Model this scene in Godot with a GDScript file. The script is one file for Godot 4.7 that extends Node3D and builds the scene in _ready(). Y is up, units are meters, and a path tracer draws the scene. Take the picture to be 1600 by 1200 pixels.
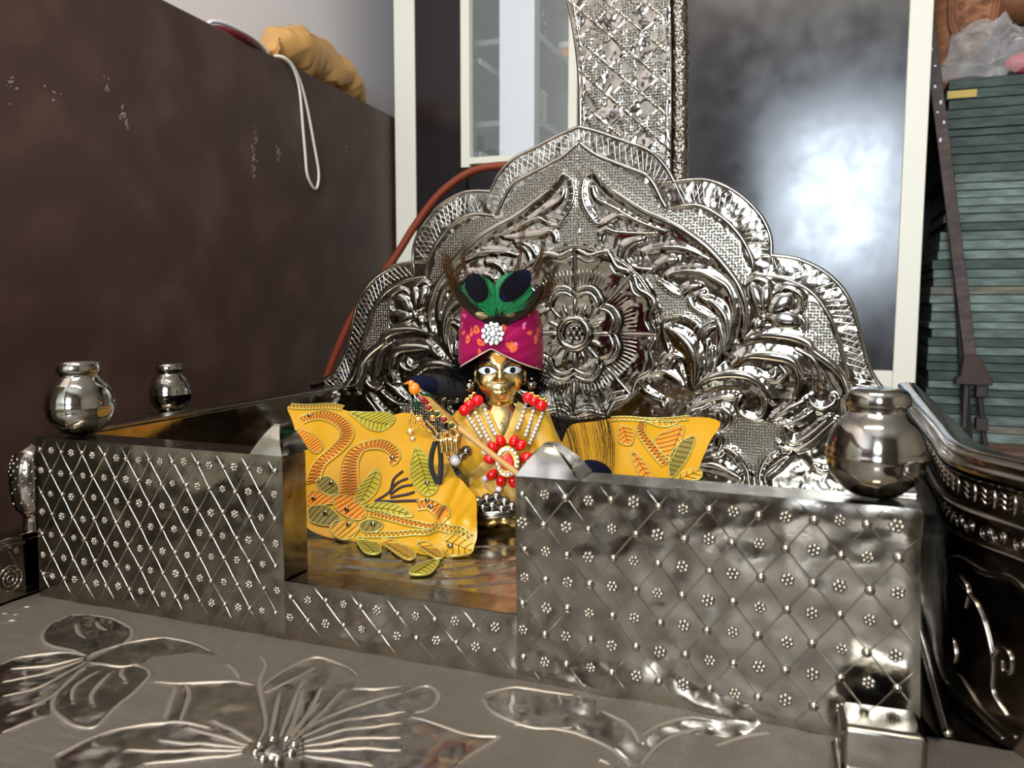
extends Node3D
# A small brass idol in yellow dress on an embossed silver throne; metres, y up.
# The throne's front is the plane z = 0, its backrest z = -0.50, the silver platform y = 0.
const BACK := 0.5003
const SEAT := 0.047
var M := {}
var noise := FastNoiseLite.new()
var rng := RandomNumberGenerator.new()

func _ready():
	rng.seed = 7
	noise.seed = 3
	noise.noise_type = FastNoiseLite.TYPE_SIMPLEX_SMOOTH
	noise.frequency = 1.0
	noise.fractal_type = FastNoiseLite.FRACTAL_NONE
	view()
	materials()
	room()
	throne()
	platform()
	arch_post()
	background()
	idol()

func view():
	var cam := Camera3D.new()
	cam.name = "camera"
	cam.fov = rad_to_deg(2.0 * atan(600.0 / 1287.0))
	cam.near = 0.02
	cam.far = 60.0
	var yaw := deg_to_rad(21.054)
	var pitch := deg_to_rad(-5.59)
	var fw := Vector3(-sin(yaw) * cos(pitch), sin(pitch), -cos(yaw) * cos(pitch))
	add_child(cam, true)
	cam.look_at_from_position(Vector3(0.3084, 0.2716, 0.5368), Vector3(0.3084, 0.2716, 0.5368) + fw, Vector3.UP)
	cam.rotate_object_local(Vector3(0, 0, 1), deg_to_rad(0.09))
	var lens := CameraAttributesPhysical.new()
	lens.frustum_focal_length = 12.0 * 1287.0 / 600.0
	lens.frustum_focus_distance = 0.92
	lens.frustum_near = 0.02
	lens.frustum_far = 60.0
	lens.exposure_aperture = 9.0
	cam.attributes = lens
	cam.current = true
	var we := WorldEnvironment.new()
	we.name = "environment"
	var e := Environment.new()
	e.background_mode = Environment.BG_COLOR
	e.background_color = Color(0.75, 0.85, 1.0)
	e.background_energy_multiplier = 0.6
	e.ambient_light_source = Environment.AMBIENT_SOURCE_DISABLED
	e.tonemap_mode = Environment.TONE_MAPPER_LINEAR
	e.tonemap_exposure = EXPO
	e.sdfgi_enabled = true
	e.ssao_enabled = true
	e.ssil_enabled = true
	we.environment = e
	add_child(we, true)
	# daylight through the window behind the camera
	area("window_daylight", Vector3(0.355, 1.1, 2.93), Vector2(0.80, 1.12), Vector3(0, 0, -1), Color(0.88, 0.94, 1.0), DAY)
	# ceiling tube lamp over the middle of the room
	area("tube_lamp_light", Vector3(0.15, 2.30, 0.75), Vector2(1.2, 0.10), Vector3(0, -1, 0), Color(1.0, 0.95, 0.86), TUBE)
const EXPO := 0.63
const DAY := 19.0
const TUBE := 10.0

func area(called: String, at: Vector3, size: Vector2, dir: Vector3, col: Color, energy: float):
	var l := AreaLight3D.new()
	l.name = called
	l.area_size = size
	l.light_color = col
	l.light_energy = energy
	l.area_range = 12.0
	l.area_attenuation = 2.0
	l.shadow_enabled = true
	add_child(l, true)
	l.look_at_from_position(at, at + dir, Vector3.UP if absf(dir.y) < 0.9 else Vector3(0, 0, 1))

# ---------------------------------------------------------------- helpers
class Mb:
	var v := PackedVector3Array()
	var n := PackedVector3Array()
	var uv := PackedVector2Array()
	var ix := PackedInt32Array()
	func vert(p: Vector3, nn: Vector3, u := Vector2.ZERO) -> int:
		v.append(p)
		n.append(nn)
		uv.append(u)
		return v.size() - 1
	func tri(a: int, b: int, c: int):
		ix.append(a)
		ix.append(b)
		ix.append(c)
	func quad(a: int, b: int, c: int, d: int):
		tri(a, b, c)
		tri(a, c, d)
	func flat(pts: Array):
		var nn: Vector3 = (pts[1] - pts[0]).cross(pts[2] - pts[0]).normalized()
		var b := v.size()
		for p in pts:
			vert(p, nn, Vector2(p.x + p.z, p.y + p.z))
		for k in range(1, pts.size() - 1):
			tri(b, b + k, b + k + 1)
	# rows x cols points already in pts; normals from the grid; side = +1 or -1
	func grid(pts: PackedVector3Array, cols: int, wrap: bool, side: float, uvs := PackedVector2Array()):
		var rows := pts.size() / cols
		var b := v.size()
		var acc := PackedVector3Array()
		acc.resize(pts.size())
		for r in rows - 1:
			for c in (cols if wrap else cols - 1):
				var c1 := (c + 1) % cols
				var i0 := r * cols + c
				var i1 := r * cols + c1
				var i2 := i1 + cols
				var i3 := i0 + cols
				var f := (pts[i2] - pts[i0]).cross(pts[i3] - pts[i1]) * side
				acc[i0] += f
				acc[i1] += f
				acc[i2] += f
				acc[i3] += f
				quad(b + i0, b + i1, b + i2, b + i3)
		for k in pts.size():
			v.append(pts[k])
			n.append(acc[k].normalized())
			uv.append(uvs[k] if uvs.size() else Vector2(float(k % cols) / cols, float(k / cols) / rows))
	func tube(path: PackedVector3Array, rad: PackedFloat32Array, sides := 8, closed := false):
		var m := path.size()
		var t0 := (path[1] - path[0]).normalized()
		var nn := t0.cross(Vector3.UP)
		if nn.length() < 0.1:
			nn = t0.cross(Vector3.RIGHT)
		nn = nn.normalized()
		var b := v.size()
		var s := 0.0
		for k in m:
			var t := (path[mini(k + 1, m - 1)] - path[maxi(k - 1, 0)]).normalized()
			if closed:
				t = (path[(k + 1) % m] - path[(k - 1 + m) % m]).normalized()
			nn = (nn - t * nn.dot(t)).normalized()
			var bn := t.cross(nn)
			var r: float = rad[k] if rad.size() > 1 else rad[0]
			if k:
				s += path[k].distance_to(path[k - 1])
			for q in sides:
				var a := TAU * q / sides
				var o := nn * cos(a) + bn * sin(a)
				vert(path[k] + o * r, o, Vector2(float(q) / sides, s * 20.0))
		for k in (m if closed else m - 1):
			var k1 := (k + 1) % m
			for q in sides:
				var q1 := (q + 1) % sides
				quad(b + k * sides + q, b + k * sides + q1, b + k1 * sides + q1, b + k1 * sides + q)
		if not closed:
			for e in [0, m - 1]:
				var t := (path[0] - path[1]).normalized() if e == 0 else (path[m - 1] - path[m - 2]).normalized()
				var c := vert(path[e] + t * ((rad[e] if rad.size() > 1 else rad[0]) * 0.5), t)
				for q in sides:
					tri(c, b + e * sides + q, b + e * sides + (q + 1) % sides)
	func lathe(prof: PackedVector2Array, seg: int, xf: Transform3D, flute := 0.0, flutes := 0):
		var pts := PackedVector3Array()
		for p in prof:
			for k in seg:
				var a := TAU * k / seg
				var r := p.x * (1.0 - flute * (0.5 + 0.5 * cos(a * flutes)))
				pts.append(xf * Vector3(cos(a) * r, p.y, sin(a) * r))
		grid(pts, seg, true, 1.0)
		# make the normals point away from the axis
		var mid := prof.size() / 2
		var b := v.size() - pts.size()
		var ax := xf * Vector3(0, prof[mid].y, 0)
		if n[b + mid * seg].dot(v[b + mid * seg] - ax) < 0.0:
			for k in range(b, v.size()):
				n[k] = -n[k]
	func ell(xf: Transform3D, nu := 14, nv := 9):
		var prof := PackedVector2Array()
		for k in nv + 1:
			var a := PI * k / nv - PI / 2
			prof.append(Vector2(maxf(cos(a), 0.001), sin(a)))
		lathe(prof, nu, xf)
	func box(xf: Transform3D, size: Vector3, bev := 0.002):
		var h := size / 2
		bev = minf(bev, minf(h.x, minf(h.y, h.z)) * 0.9)
		var b := v.size()
		for ci in 8:
			var s := Vector3(1 if ci & 1 else -1, 1 if ci & 2 else -1, 1 if ci & 4 else -1)
			for a in 3:
				var p := Vector3(s.x * (h.x - bev), s.y * (h.y - bev), s.z * (h.z - bev))
				p[a] = s[a] * h[a]
				var nn := Vector3.ZERO
				nn[a] = s[a]
				vert(xf * p, (xf.basis * nn).normalized(), Vector2(p[(a + 1) % 3], p[(a + 2) % 3]))
		for a in 3:
			var b1 := 1 << ((a + 1) % 3)
			var b2 := 1 << ((a + 2) % 3)
			for s in [0, 1 << a]:
				quad(b + s * 3 + a, b + (s | b1) * 3 + a, b + (s | b1 | b2) * 3 + a, b + (s | b2) * 3 + a)
			# edges parallel to axis a
			var o1 := (a + 1) % 3
			var o2 := (a + 2) % 3
			for s1 in [0, b1]:
				for s2 in [0, b2]:
					var c0: int = s1 | s2
					var c1: int = c0 | (1 << a)
					quad(b + c0 * 3 + o1, b + c0 * 3 + o2, b + c1 * 3 + o2, b + c1 * 3 + o1)
		for ci in 8:
			tri(b + ci * 3, b + ci * 3 + 1, b + ci * 3 + 2)
	# flat outline in the plane of xf, thickness t towards +z of xf, chamfered front edge
	func plate(poly: PackedVector2Array, xf: Transform3D, t: float, bev := 0.001):
		var inner := Geometry2D.offset_polygon(poly, -bev)
		var top: PackedVector2Array = inner[0] if inner.size() else poly
		var ax := xf.basis.z.normalized()
		for side in 2:
			var pl := top if side == 1 else poly
			var id := Geometry2D.triangulate_polygon(pl)
			var b := v.size()
			for p in pl:
				vert(xf * Vector3(p.x, p.y, t if side == 1 else 0.0), ax if side == 1 else -ax, p)
			for k in range(0, id.size(), 3):
				tri(b + id[k], b + id[k + 1], b + id[k + 2])
		var m := poly.size()
		var cw := Geometry2D.is_polygon_clockwise(poly)
		for k in m:
			var p := poly[k]
			var q := poly[(k + 1) % m]
			var d := (q - p).normalized()
			var o := Vector3(d.y, -d.x, 0) * (-1.0 if cw else 1.0)
			var on := (xf.basis * o).normalized()
			var b := v.size()
			vert(xf * Vector3(p.x, p.y, 0), on, Vector2(0, 0))
			vert(xf * Vector3(q.x, q.y, 0), on, Vector2(d.length(), 0))
			vert(xf * Vector3(q.x, q.y, t - bev), on, Vector2(0, t))
			vert(xf * Vector3(p.x, p.y, t - bev), on, Vector2(0, t))
			vert(xf * (Vector3(q.x, q.y, t) - o * bev), ax, Vector2(0, t))
			vert(xf * (Vector3(p.x, p.y, t) - o * bev), ax, Vector2(0, t))
			quad(b, b + 1, b + 2, b + 3)
			quad(b + 3, b + 2, b + 4, b + 5)
	# half-round raised line on the plane of xf; radii start, middle, end
	func ridge(p: PackedVector2Array, xf: Transform3D, r0: float, rm: float, r1: float, hf := 1.0, sides := 6, sink := 0.0006, zs := PackedFloat32Array()):
		var m := p.size()
		var pts := PackedVector3Array()
		for k in m:
			var t := float(k) / (m - 1)
			var r := lerpf(r0, rm, sin(t * PI)) if t < 0.5 else lerpf(r1, rm, sin(t * PI))
			var d := (p[mini(k + 1, m - 1)] - p[maxi(k - 1, 0)]).normalized()
			var o := Vector2(-d.y, d.x)
			var endf := 0.15 if (k == 0 or k == m - 1) else 1.0
			for q in sides + 1:
				var a := PI * q / sides
				var c := p[k] + o * (r * cos(a) * endf)
				pts.append(xf * Vector3(c.x, c.y, r * hf * sin(a) * endf - sink + (zs[k] if zs.size() else 0.0)))
		var b := v.size()
		grid(pts, sides + 1, false, 1.0)
		var mid := b + (m / 2) * (sides + 1) + sides / 2
		if n[mid].dot(xf.basis.z) < 0:
			for k in range(b, v.size()):
				n[k] = -n[k]
	func add(o, xf := Transform3D.IDENTITY):
		var b := v.size()
		for k in o.v.size():
			vert(xf * o.v[k], (xf.basis * o.n[k]).normalized(), o.uv[k])
		for k in o.ix:
			ix.append(b + k)
	func mesh(mat: Material = null, into: ArrayMesh = null) -> ArrayMesh:
		for k in range(0, ix.size(), 3):
			var a := ix[k]
			var b := ix[k + 1]
			var c := ix[k + 2]
			if (v[b] - v[a]).cross(v[c] - v[a]).dot(n[a] + n[b] + n[c]) > 0.0:
				ix[k + 1] = c
				ix[k + 2] = b
		var arr := []
		arr.resize(Mesh.ARRAY_MAX)
		arr[Mesh.ARRAY_VERTEX] = v
		arr[Mesh.ARRAY_NORMAL] = n
		arr[Mesh.ARRAY_TEX_UV] = uv
		arr[Mesh.ARRAY_INDEX] = ix
		var am := into if into else ArrayMesh.new()
		am.add_surface_from_arrays(Mesh.PRIMITIVE_TRIANGLES, arr)
		if mat:
			am.surface_set_material(am.get_surface_count() - 1, mat)
		return am

# raised sheet: heights on a grid, with a mask (0 none, 1 smooth, 2 stippled)
class Relief:
	var nx: int
	var ny: int
	var x0: float
	var y0: float
	var c: float
	var h := PackedFloat32Array()
	var m := PackedByteArray()
	func _init(ax: float, ay: float, bx: float, by: float, cell: float):
		c = cell
		x0 = ax
		y0 = ay
		nx = int(ceil((bx - ax) / cell)) + 1
		ny = int(ceil((by - ay) / cell)) + 1
		h.resize(nx * ny)
		m.resize(nx * ny)
	func fill(poly: PackedVector2Array, val: int, onto := -1):
		var k := poly.size()
		for j in ny:
			var y := y0 + j * c
			var xs := []
			for i in k:
				var a := poly[i]
				var b := poly[(i + 1) % k]
				if (a.y <= y) != (b.y <= y):
					xs.append(a.x + (y - a.y) / (b.y - a.y) * (b.x - a.x))
			xs.sort()
			for q in range(0, xs.size() - 1, 2):
				for i in range(maxi(0, int(ceil((xs[q] - x0) / c))), mini(nx - 1, int(floor((xs[q + 1] - x0) / c))) + 1):
					if onto < 0 or m[j * nx + i] == onto:
						m[j * nx + i] = val
	# rounded line: mode 1 raises, -1 sinks
	func line(p: PackedVector2Array, r0: float, rm: float, r1: float, hh: float, mode := 1.0):
		var k := p.size() - 1
		for s in k:
			var t := (s + 0.5) / k
			var r := lerpf(r0, rm, sin(t * PI)) if t < 0.5 else lerpf(r1, rm, sin(t * PI))
			var a := p[s]
			var d := p[s + 1] - a
			var dd := maxf(d.length_squared(), 1e-12)
			var i0 := maxi(0, int((minf(a.x, a.x + d.x) - r - x0) / c))
			var i1 := mini(nx - 1, int((maxf(a.x, a.x + d.x) + r - x0) / c) + 1)
			var j0 := maxi(0, int((minf(a.y, a.y + d.y) - r - y0) / c))
			var j1 := mini(ny - 1, int((maxf(a.y, a.y + d.y) + r - y0) / c) + 1)
			var inv := 1.0 / (r * r)
			for j in range(j0, j1 + 1):
				var py := y0 + j * c - a.y
				for i in range(i0, i1 + 1):
					var px := x0 + i * c - a.x
					var u := clampf((px * d.x + py * d.y) / dd, 0.0, 1.0)
					var ex := px - u * d.x
					var ey := py - u * d.y
					var q := (ex * ex + ey * ey) * inv
					if q < 1.0:
						var val := hh * (1.0 - q) * (1.0 - q * 0.3)
						var id := j * nx + i
						if mode > 0:
							if val > h[id]:
								h[id] = val
						elif -val < h[id]:
							h[id] = -val
	func build(xf: Transform3D, mats: Array, uvs := 1.0) -> ArrayMesh:
		var am := ArrayMesh.new()
		var vn := PackedVector3Array()
		var nn := PackedVector3Array()
		var uu := PackedVector2Array()
		var id := PackedInt32Array()
		id.resize(nx * ny)
		id.fill(-1)
		var cnt := 0
		for j in ny:
			for i in nx:
				var k := j * nx + i
				if m[k] == 0:
					continue
				var hx := (h[k + 1 if i < nx - 1 else k] - h[k - 1 if i > 0 else k]) / (2 * c)
				var hy := (h[k + nx if j < ny - 1 else k] - h[k - nx if j > 0 else k]) / (2 * c)
				vn.append(xf * Vector3(x0 + i * c, y0 + j * c, h[k]))
				nn.append((xf.basis * Vector3(-hx, -hy, 1).normalized()).normalized())
				uu.append(Vector2(x0 + i * c, y0 + j * c) * uvs)
				id[k] = cnt
				cnt += 1
		var flip := xf.basis.determinant() < 0
		var sets := []
		for s in mats.size():
			sets.append(PackedInt32Array())
		for j in ny - 1:
			for i in nx - 1:
				var k := j * nx + i
				var a := id[k]
				var b := id[k + 1]
				var cc := id[k + nx + 1]
				var d := id[k + nx]
				if a < 0 or b < 0 or cc < 0 or d < 0:
					continue
				var w: PackedInt32Array = sets[mini(m[k], mats.size()) - 1]
				if flip:
					w.append_array(PackedInt32Array([a, b, cc, a, cc, d]))
				else:
					w.append_array(PackedInt32Array([a, cc, b, a, d, cc]))
				sets[mini(m[k], mats.size()) - 1] = w
		for s in mats.size():
			if sets[s].size() == 0:
				continue
			var arr := []
			arr.resize(Mesh.ARRAY_MAX)
			arr[Mesh.ARRAY_VERTEX] = vn
			arr[Mesh.ARRAY_NORMAL] = nn
			arr[Mesh.ARRAY_TEX_UV] = uu
			arr[Mesh.ARRAY_INDEX] = sets[s]
			am.add_surface_from_arrays(Mesh.PRIMITIVE_TRIANGLES, arr)
			am.surface_set_material(am.get_surface_count() - 1, mats[s])
		return am

# smooth closed surface round a distance function
func nets(lo: Vector3, hi: Vector3, cell: float, f: Callable) -> Mb:
	var nx := int((hi.x - lo.x) / cell) + 2
	var ny := int((hi.y - lo.y) / cell) + 2
	var nz := int((hi.z - lo.z) / cell) + 2
	var d := PackedFloat32Array()
	d.resize(nx * ny * nz)
	d.fill(1.0)
	var B := 5
	for bz in range(0, nz, B):
		for by in range(0, ny, B):
			for bx in range(0, nx, B):
				var cen := lo + Vector3(bx + 2.5, by + 2.5, bz + 2.5) * cell
				var dc: float = f.call(cen)
				if absf(dc) > cell * B * 1.35:
					if dc < 0:
						for z in range(bz, mini(bz + B, nz)):
							for y in range(by, mini(by + B, ny)):
								for x in range(bx, mini(bx + B, nx)):
									d[(z * ny + y) * nx + x] = -1.0
					continue
				for z in range(bz, mini(bz + B, nz)):
					for y in range(by, mini(by + B, ny)):
						for x in range(bx, mini(bx + B, nx)):
							d[(z * ny + y) * nx + x] = f.call(lo + Vector3(x, y, z) * cell)
	var mb := Mb.new()
	var id := PackedInt32Array()
	id.resize(nx * ny * nz)
	id.fill(-1)
	var offs := [0, 1, nx, nx + 1, nx * ny, nx * ny + 1, nx * ny + nx, nx * ny + nx + 1]
	for z in nz - 1:
		for y in ny - 1:
			for x in nx - 1:
				var k := (z * ny + y) * nx + x
				var neg := 0
				for o in offs:
					if d[k + o] < 0:
						neg += 1
				if neg == 0 or neg == 8:
					continue
				var s := Vector3.ZERO
				var ct := 0
				for e in EDGES:
					var a := d[k + offs[e[0]]]
					var b := d[k + offs[e[1]]]
					if (a < 0) != (b < 0):
						var t := a / (a - b)
						s += CORN[e[0]].lerp(CORN[e[1]], t)
						ct += 1
				s /= ct
				var g := Vector3.ZERO
				for q in 8:
					var w: Vector3 = CORN[q]
					g += (w * 2.0 - Vector3.ONE) * d[k + offs[q]]
				id[k] = mb.vert(lo + (Vector3(x, y, z) + s) * cell, g.normalized(), Vector2(x, y) * cell)
	var st := [1, nx, nx * ny]
	for z in range(1, nz - 1):
		for y in range(1, ny - 1):
			for x in range(1, nx - 1):
				var k := (z * ny + y) * nx + x
				for a in 3:
					if (d[k] < 0) != (d[k + st[a]] < 0):
						var u: int = st[(a + 1) % 3]
						var w: int = st[(a + 2) % 3]
						var i0 := id[k]
						var i1 := id[k - u]
						var i2 := id[k - u - w]
						var i3 := id[k - w]
						if i0 >= 0 and i1 >= 0 and i2 >= 0 and i3 >= 0:
							mb.quad(i0, i1, i2, i3)
	# smooth normals from the faces
	var acc := PackedVector3Array()
	acc.resize(mb.v.size())
	for k in range(0, mb.ix.size(), 3):
		var fn := (mb.v[mb.ix[k + 1]] - mb.v[mb.ix[k]]).cross(mb.v[mb.ix[k + 2]] - mb.v[mb.ix[k]])
		if fn.dot(mb.n[mb.ix[k]]) < 0:
			fn = -fn
		for q in 3:
			acc[mb.ix[k + q]] += fn
	for k in acc.size():
		mb.n[k] = acc[k].normalized()
	return mb
const CORN := [Vector3(0, 0, 0), Vector3(1, 0, 0), Vector3(0, 1, 0), Vector3(1, 1, 0), Vector3(0, 0, 1), Vector3(1, 0, 1), Vector3(0, 1, 1), Vector3(1, 1, 1)]
const EDGES := [[0, 1], [2, 3], [4, 5], [6, 7], [0, 2], [1, 3], [4, 6], [5, 7], [0, 4], [1, 5], [2, 6], [3, 7]]

func smin(a: float, b: float, k: float) -> float:
	var h := maxf(k - absf(a - b), 0.0) / k
	return minf(a, b) - h * h * k * 0.25
func cone(p: Vector3, a: Vector3, b: Vector3, ra: float, rb: float) -> float:
	var d := b - a
	var t := clampf((p - a).dot(d) / d.length_squared(), 0.0, 1.0)
	return p.distance_to(a + d * t) - lerpf(ra, rb, t)
func elli(p: Vector3, c: Vector3, r: Vector3) -> float:
	var q := p - c
	var k0 := Vector3(q.x / r.x, q.y / r.y, q.z / r.z).length()
	var k1 := Vector3(q.x / (r.x * r.x), q.y / (r.y * r.y), q.z / (r.z * r.z)).length()
	return k0 * (k0 - 1.0) / maxf(k1, 1e-6)

func spline(pts: PackedVector2Array, step: float) -> PackedVector2Array:
	var out := PackedVector2Array()
	var m := pts.size()
	for k in m - 1:
		var a := pts[maxi(k - 1, 0)]
		var b := pts[k]
		var c := pts[k + 1]
		var d := pts[mini(k + 2, m - 1)]
		var q := maxi(1, int(ceil(b.distance_to(c) / step)))
		for s in q:
			out.append(b.cubic_interpolate(c, a, d, float(s) / q))
	out.append(pts[m - 1])
	return out
func spline3(pts: PackedVector3Array, step: float) -> PackedVector3Array:
	var out := PackedVector3Array()
	var m := pts.size()
	for k in m - 1:
		var q := maxi(1, int(ceil(pts[k].distance_to(pts[k + 1]) / step)))
		for s in q:
			out.append(pts[k].cubic_interpolate(pts[k + 1], pts[maxi(k - 1, 0)], pts[mini(k + 2, m - 1)], float(s) / q))
	out.append(pts[m - 1])
	return out
func mm(a: Array, mirror := 1.0) -> PackedVector2Array:
	var out := PackedVector2Array()
	for k in range(0, a.size(), 2):
		out.append(Vector2(a[k] * mirror, a[k + 1]) * 0.0001)
	return out
func v3(a: Array) -> PackedVector3Array:
	var out := PackedVector3Array()
	for k in range(0, a.size(), 3):
		out.append(Vector3(a[k], a[k + 1], a[k + 2]))
	return out
func f1(r: float) -> PackedFloat32Array:
	return PackedFloat32Array([r])
func xf(o: Vector3, b := Basis.IDENTITY) -> Transform3D:
	return Transform3D(b, o)
func sc(o: Vector3, r: Vector3, b := Basis.IDENTITY) -> Transform3D:
	return Transform3D(b * Basis.from_scale(r), o)

func part(called: String, what, mat: Material, parent: Node) -> MeshInstance3D:
	var o := MeshInstance3D.new()
	o.name = called
	o.mesh = what.mesh() if what is Mb else what
	if mat:
		o.material_override = mat
	parent.add_child(o, true)
	return o
func tag(o: Node, label: String, category: String, group := "") -> Node:
	o.set_meta("label", label)
	o.set_meta("category", category)
	if group:
		o.set_meta("group", group)
	return o
func thing(called: String, label: String, category: String, at := Vector3.ZERO, yaw := 0.0, group := "") -> Node3D:
	var o := Node3D.new()
	o.name = called
	o.position = at
	o.rotation.y = yaw
	add_child(o, true)
	tag(o, label, category, group)
	return o
func struct(called: String, what, mat: Material, parent: Node = self) -> MeshInstance3D:
	var o := part(called, what, mat, parent)
	o.set_meta("kind", "structure")
	return o

# ---------------------------------------------------------------- materials
func std(col: Color, rough: float, metal := 0.0) -> StandardMaterial3D:
	var m := StandardMaterial3D.new()
	m.albedo_color = col
	m.roughness = rough
	m.metallic = metal
	m.cull_mode = BaseMaterial3D.CULL_DISABLED
	return m
func noise_tex(freq: float, size: int, ramp: Array, sd := 1, oct := 4) -> NoiseTexture2D:
	var t := NoiseTexture2D.new()
	var n := FastNoiseLite.new()
	n.seed = sd
	n.frequency = freq
	n.fractal_octaves = oct
	t.noise = n
	t.width = size
	t.height = size
	t.seamless = true
	var g := Gradient.new()
	g.offsets = PackedFloat32Array(ramp[0])
	g.colors = PackedColorArray(ramp[1])
	t.color_ramp = g
	return t
func noise_normal(freq: float, size: int, strength: float, sd := 1) -> NoiseTexture2D:
	var t := NoiseTexture2D.new()
	var n := FastNoiseLite.new()
	n.seed = sd
	n.frequency = freq
	n.fractal_octaves = 4
	t.noise = n
	t.width = size
	t.height = size
	t.seamless = true
	t.as_normal_map = true
	t.bump_strength = strength
	return t
func g(x: float) -> Color:
	return Color(x, x, x)

# punched dots in loose rows, as a normal map
func dots_image(px: int, per: int, hatch: bool) -> ImageTexture:
	var im := Image.create(px, px, false, Image.FORMAT_RGBF)
	var cell := float(px) / per
	var jit := PackedVector2Array()
	var r := RandomNumberGenerator.new()
	r.seed = 5
	for k in per * per:
		jit.append(Vector2(r.randf_range(-0.2, 0.2), r.randf_range(-0.2, 0.2)))
	for y in px:
		for x in px:
			var h := 0.0
			if hatch:
				var s := sin(TAU * (x + 3.0 * sin(TAU * y / px * 6.0)) / px * per) * 0.5 + 0.5
				h = s * (0.6 + 0.4 * sin(TAU * y / px * per * 0.5 + floor(x / cell) * 2.1))
			else:
				var gx := int(x / cell)
				var gy := int(y / cell)
				var u := Vector2(x / cell - gx - 0.5, y / cell - gy - 0.5) - jit[gy * per + gx]
				h = maxf(0.0, 1.0 - u.length_squared() * 6.5)
			im.set_pixel(x, y, Color(h, h, h))
	im.convert(Image.FORMAT_RGB8)
	im.bump_map_to_normal_map(6.0)
	return ImageTexture.create_from_image(im)

func materials():
	var sil := Color(0.60, 0.57, 0.525)
	var patina := noise_tex(0.012, 512, [[0.0, 0.38, 0.62, 1.0], [g(0.76), g(0.87), g(0.95), g(1.0)]], 11)
	var rough := noise_tex(0.02, 512, [[0.0, 0.5, 1.0], [g(0.35), g(0.6), g(1.0)]], 12)
	var dents := noise_normal(0.012, 512, 4.0, 4)
	for k in ["silver", "silver_plain", "silver_bright", "silver_dull", "silver_stipple", "silver_hatch", "silver_foil"]:
		var m := std(sil, 0.3, 1.0)
		m.roughness_texture = rough
		m.albedo_texture = patina
		m.uv1_triplanar = true
		m.uv1_scale = Vector3(5, 5, 5)
		M[k] = m
	M.silver.normal_enabled = true
	M.silver.normal_texture = dents
	M.silver.albedo_color = Color(0.54, 0.51, 0.465)
	M.silver.roughness = 0.3
	M.silver.normal_scale = 0.15
	M.silver_plain.roughness = 0.17
	M.silver_bright.roughness = 0.19
	M.silver_bright.albedo_color = Color(0.66, 0.64, 0.605)
	M.silver_dull.albedo_color = Color(0.50, 0.47, 0.43)
	M.silver_dull.roughness = 0.55
	M.silver_foil.normal_enabled = true
	M.silver_foil.normal_texture = noise_normal(0.06, 512, 9.0, 9)
	M.silver_foil.normal_scale = 0.9
	M.silver_foil.roughness = 0.25
	var dots := dots_image(400, 20, false)
	var hat := dots_image(384, 24, true)
	for k in ["silver_stipple", "silver_hatch"]:
		var m: StandardMaterial3D = M[k]
		m.uv1_triplanar = false
		m.uv1_scale = Vector3.ONE
		m.albedo_texture = null
		m.roughness_texture = null
		m.normal_enabled = true
		m.normal_texture = dots if k == "silver_stipple" else hat
		m.normal_scale = 1.0
	M.silver_stipple.roughness = 0.26
	M.silver_stipple.albedo_color = Color(0.52, 0.50, 0.46)
	M.silver_hatch.albedo_color = Color(0.50, 0.475, 0.445)
	M.silver_hatch.roughness = 0.58
	M.silver_hatch.normal_scale = 0.42
	# room
	var wallmix := noise_tex(0.006, 1024, [[0.0, 0.45, 0.6, 1.0], [Color(0.27, 0.195, 0.17), Color(0.29, 0.21, 0.185), Color(0.315, 0.23, 0.205), Color(0.37, 0.285, 0.255)]], 21, 5)
	M.brown_wall = std(Color.WHITE, 0.55)
	M.brown_wall.albedo_texture = wallmix
	M.brown_wall.uv1_triplanar = true
	M.brown_wall.uv1_world_triplanar = true
	M.brown_wall.uv1_scale = Vector3(0.9, 0.9, 0.9)
	M.white_wall = std(Color(0.97, 0.95, 0.96), 0.8)
	M.beige = std(Color(0.72, 0.68, 0.62), 0.85)
	M.taupe = std(Color(0.50, 0.465, 0.42), 0.85)
	M.ceiling = std(Color(0.88, 0.86, 0.83), 0.9)
	M.floor = std(Color(0.42, 0.38, 0.345), 0.45)
	M.dark_panel = std(Color(0.10, 0.072, 0.078), 0.25)
	M.dark_panel.metallic_specular = 0.55
	M.dark_panel.roughness_texture = noise_tex(0.01, 512, [[0.0, 0.5, 1.0], [g(0.7), g(0.85), g(1.0)]], 31)
	M.dark_panel.uv1_triplanar = true
	M.dark_panel.uv1_scale = Vector3(2, 2, 2)
	M.cream = std(Color(0.90, 0.885, 0.82), 0.45)
	M.black = std(Color(0.05, 0.045, 0.045), 0.7)
	M.chip = std(Color(0.55, 0.48, 0.45), 0.8)
	M.steel = std(Color(0.24, 0.21, 0.20), 0.55, 0.5)
	M.rust = std(Color(0.25, 0.19, 0.17), 0.75)
	M.glass = std(Color(0.9, 0.95, 0.95, 0.08), 0.03)
	M.glass.transparency = BaseMaterial3D.TRANSPARENCY_ALPHA
	M.pane_light = std(Color(0.9, 0.95, 1.0), 0.5)
	M.pane_light.emission_enabled = true
	M.pane_light.emission = Color(0.88, 0.94, 1.0)
	M.pane_light.emission_energy_multiplier = 8.0
	M.tube_glow = std(Color(1, 1, 1), 0.5)
	M.tube_glow.emission_enabled = true
	M.tube_glow.emission = Color(1.0, 0.95, 0.86)
	M.tube_glow.emission_energy_multiplier = 6.0
	M.silver_dust = std(Color(0.60, 0.565, 0.525), 0.5, 0.85)
	M.silver_seat = M.silver_plain.duplicate()
	M.silver_seat.albedo_color = Color(0.76, 0.735, 0.69)
	M.silver_seat.roughness = 0.34
	for k in ["silver_petal", "silver_rail"]:
		M[k] = M.silver_plain.duplicate()
	M.silver_petal.albedo_color = Color(0.73, 0.70, 0.665)
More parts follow.
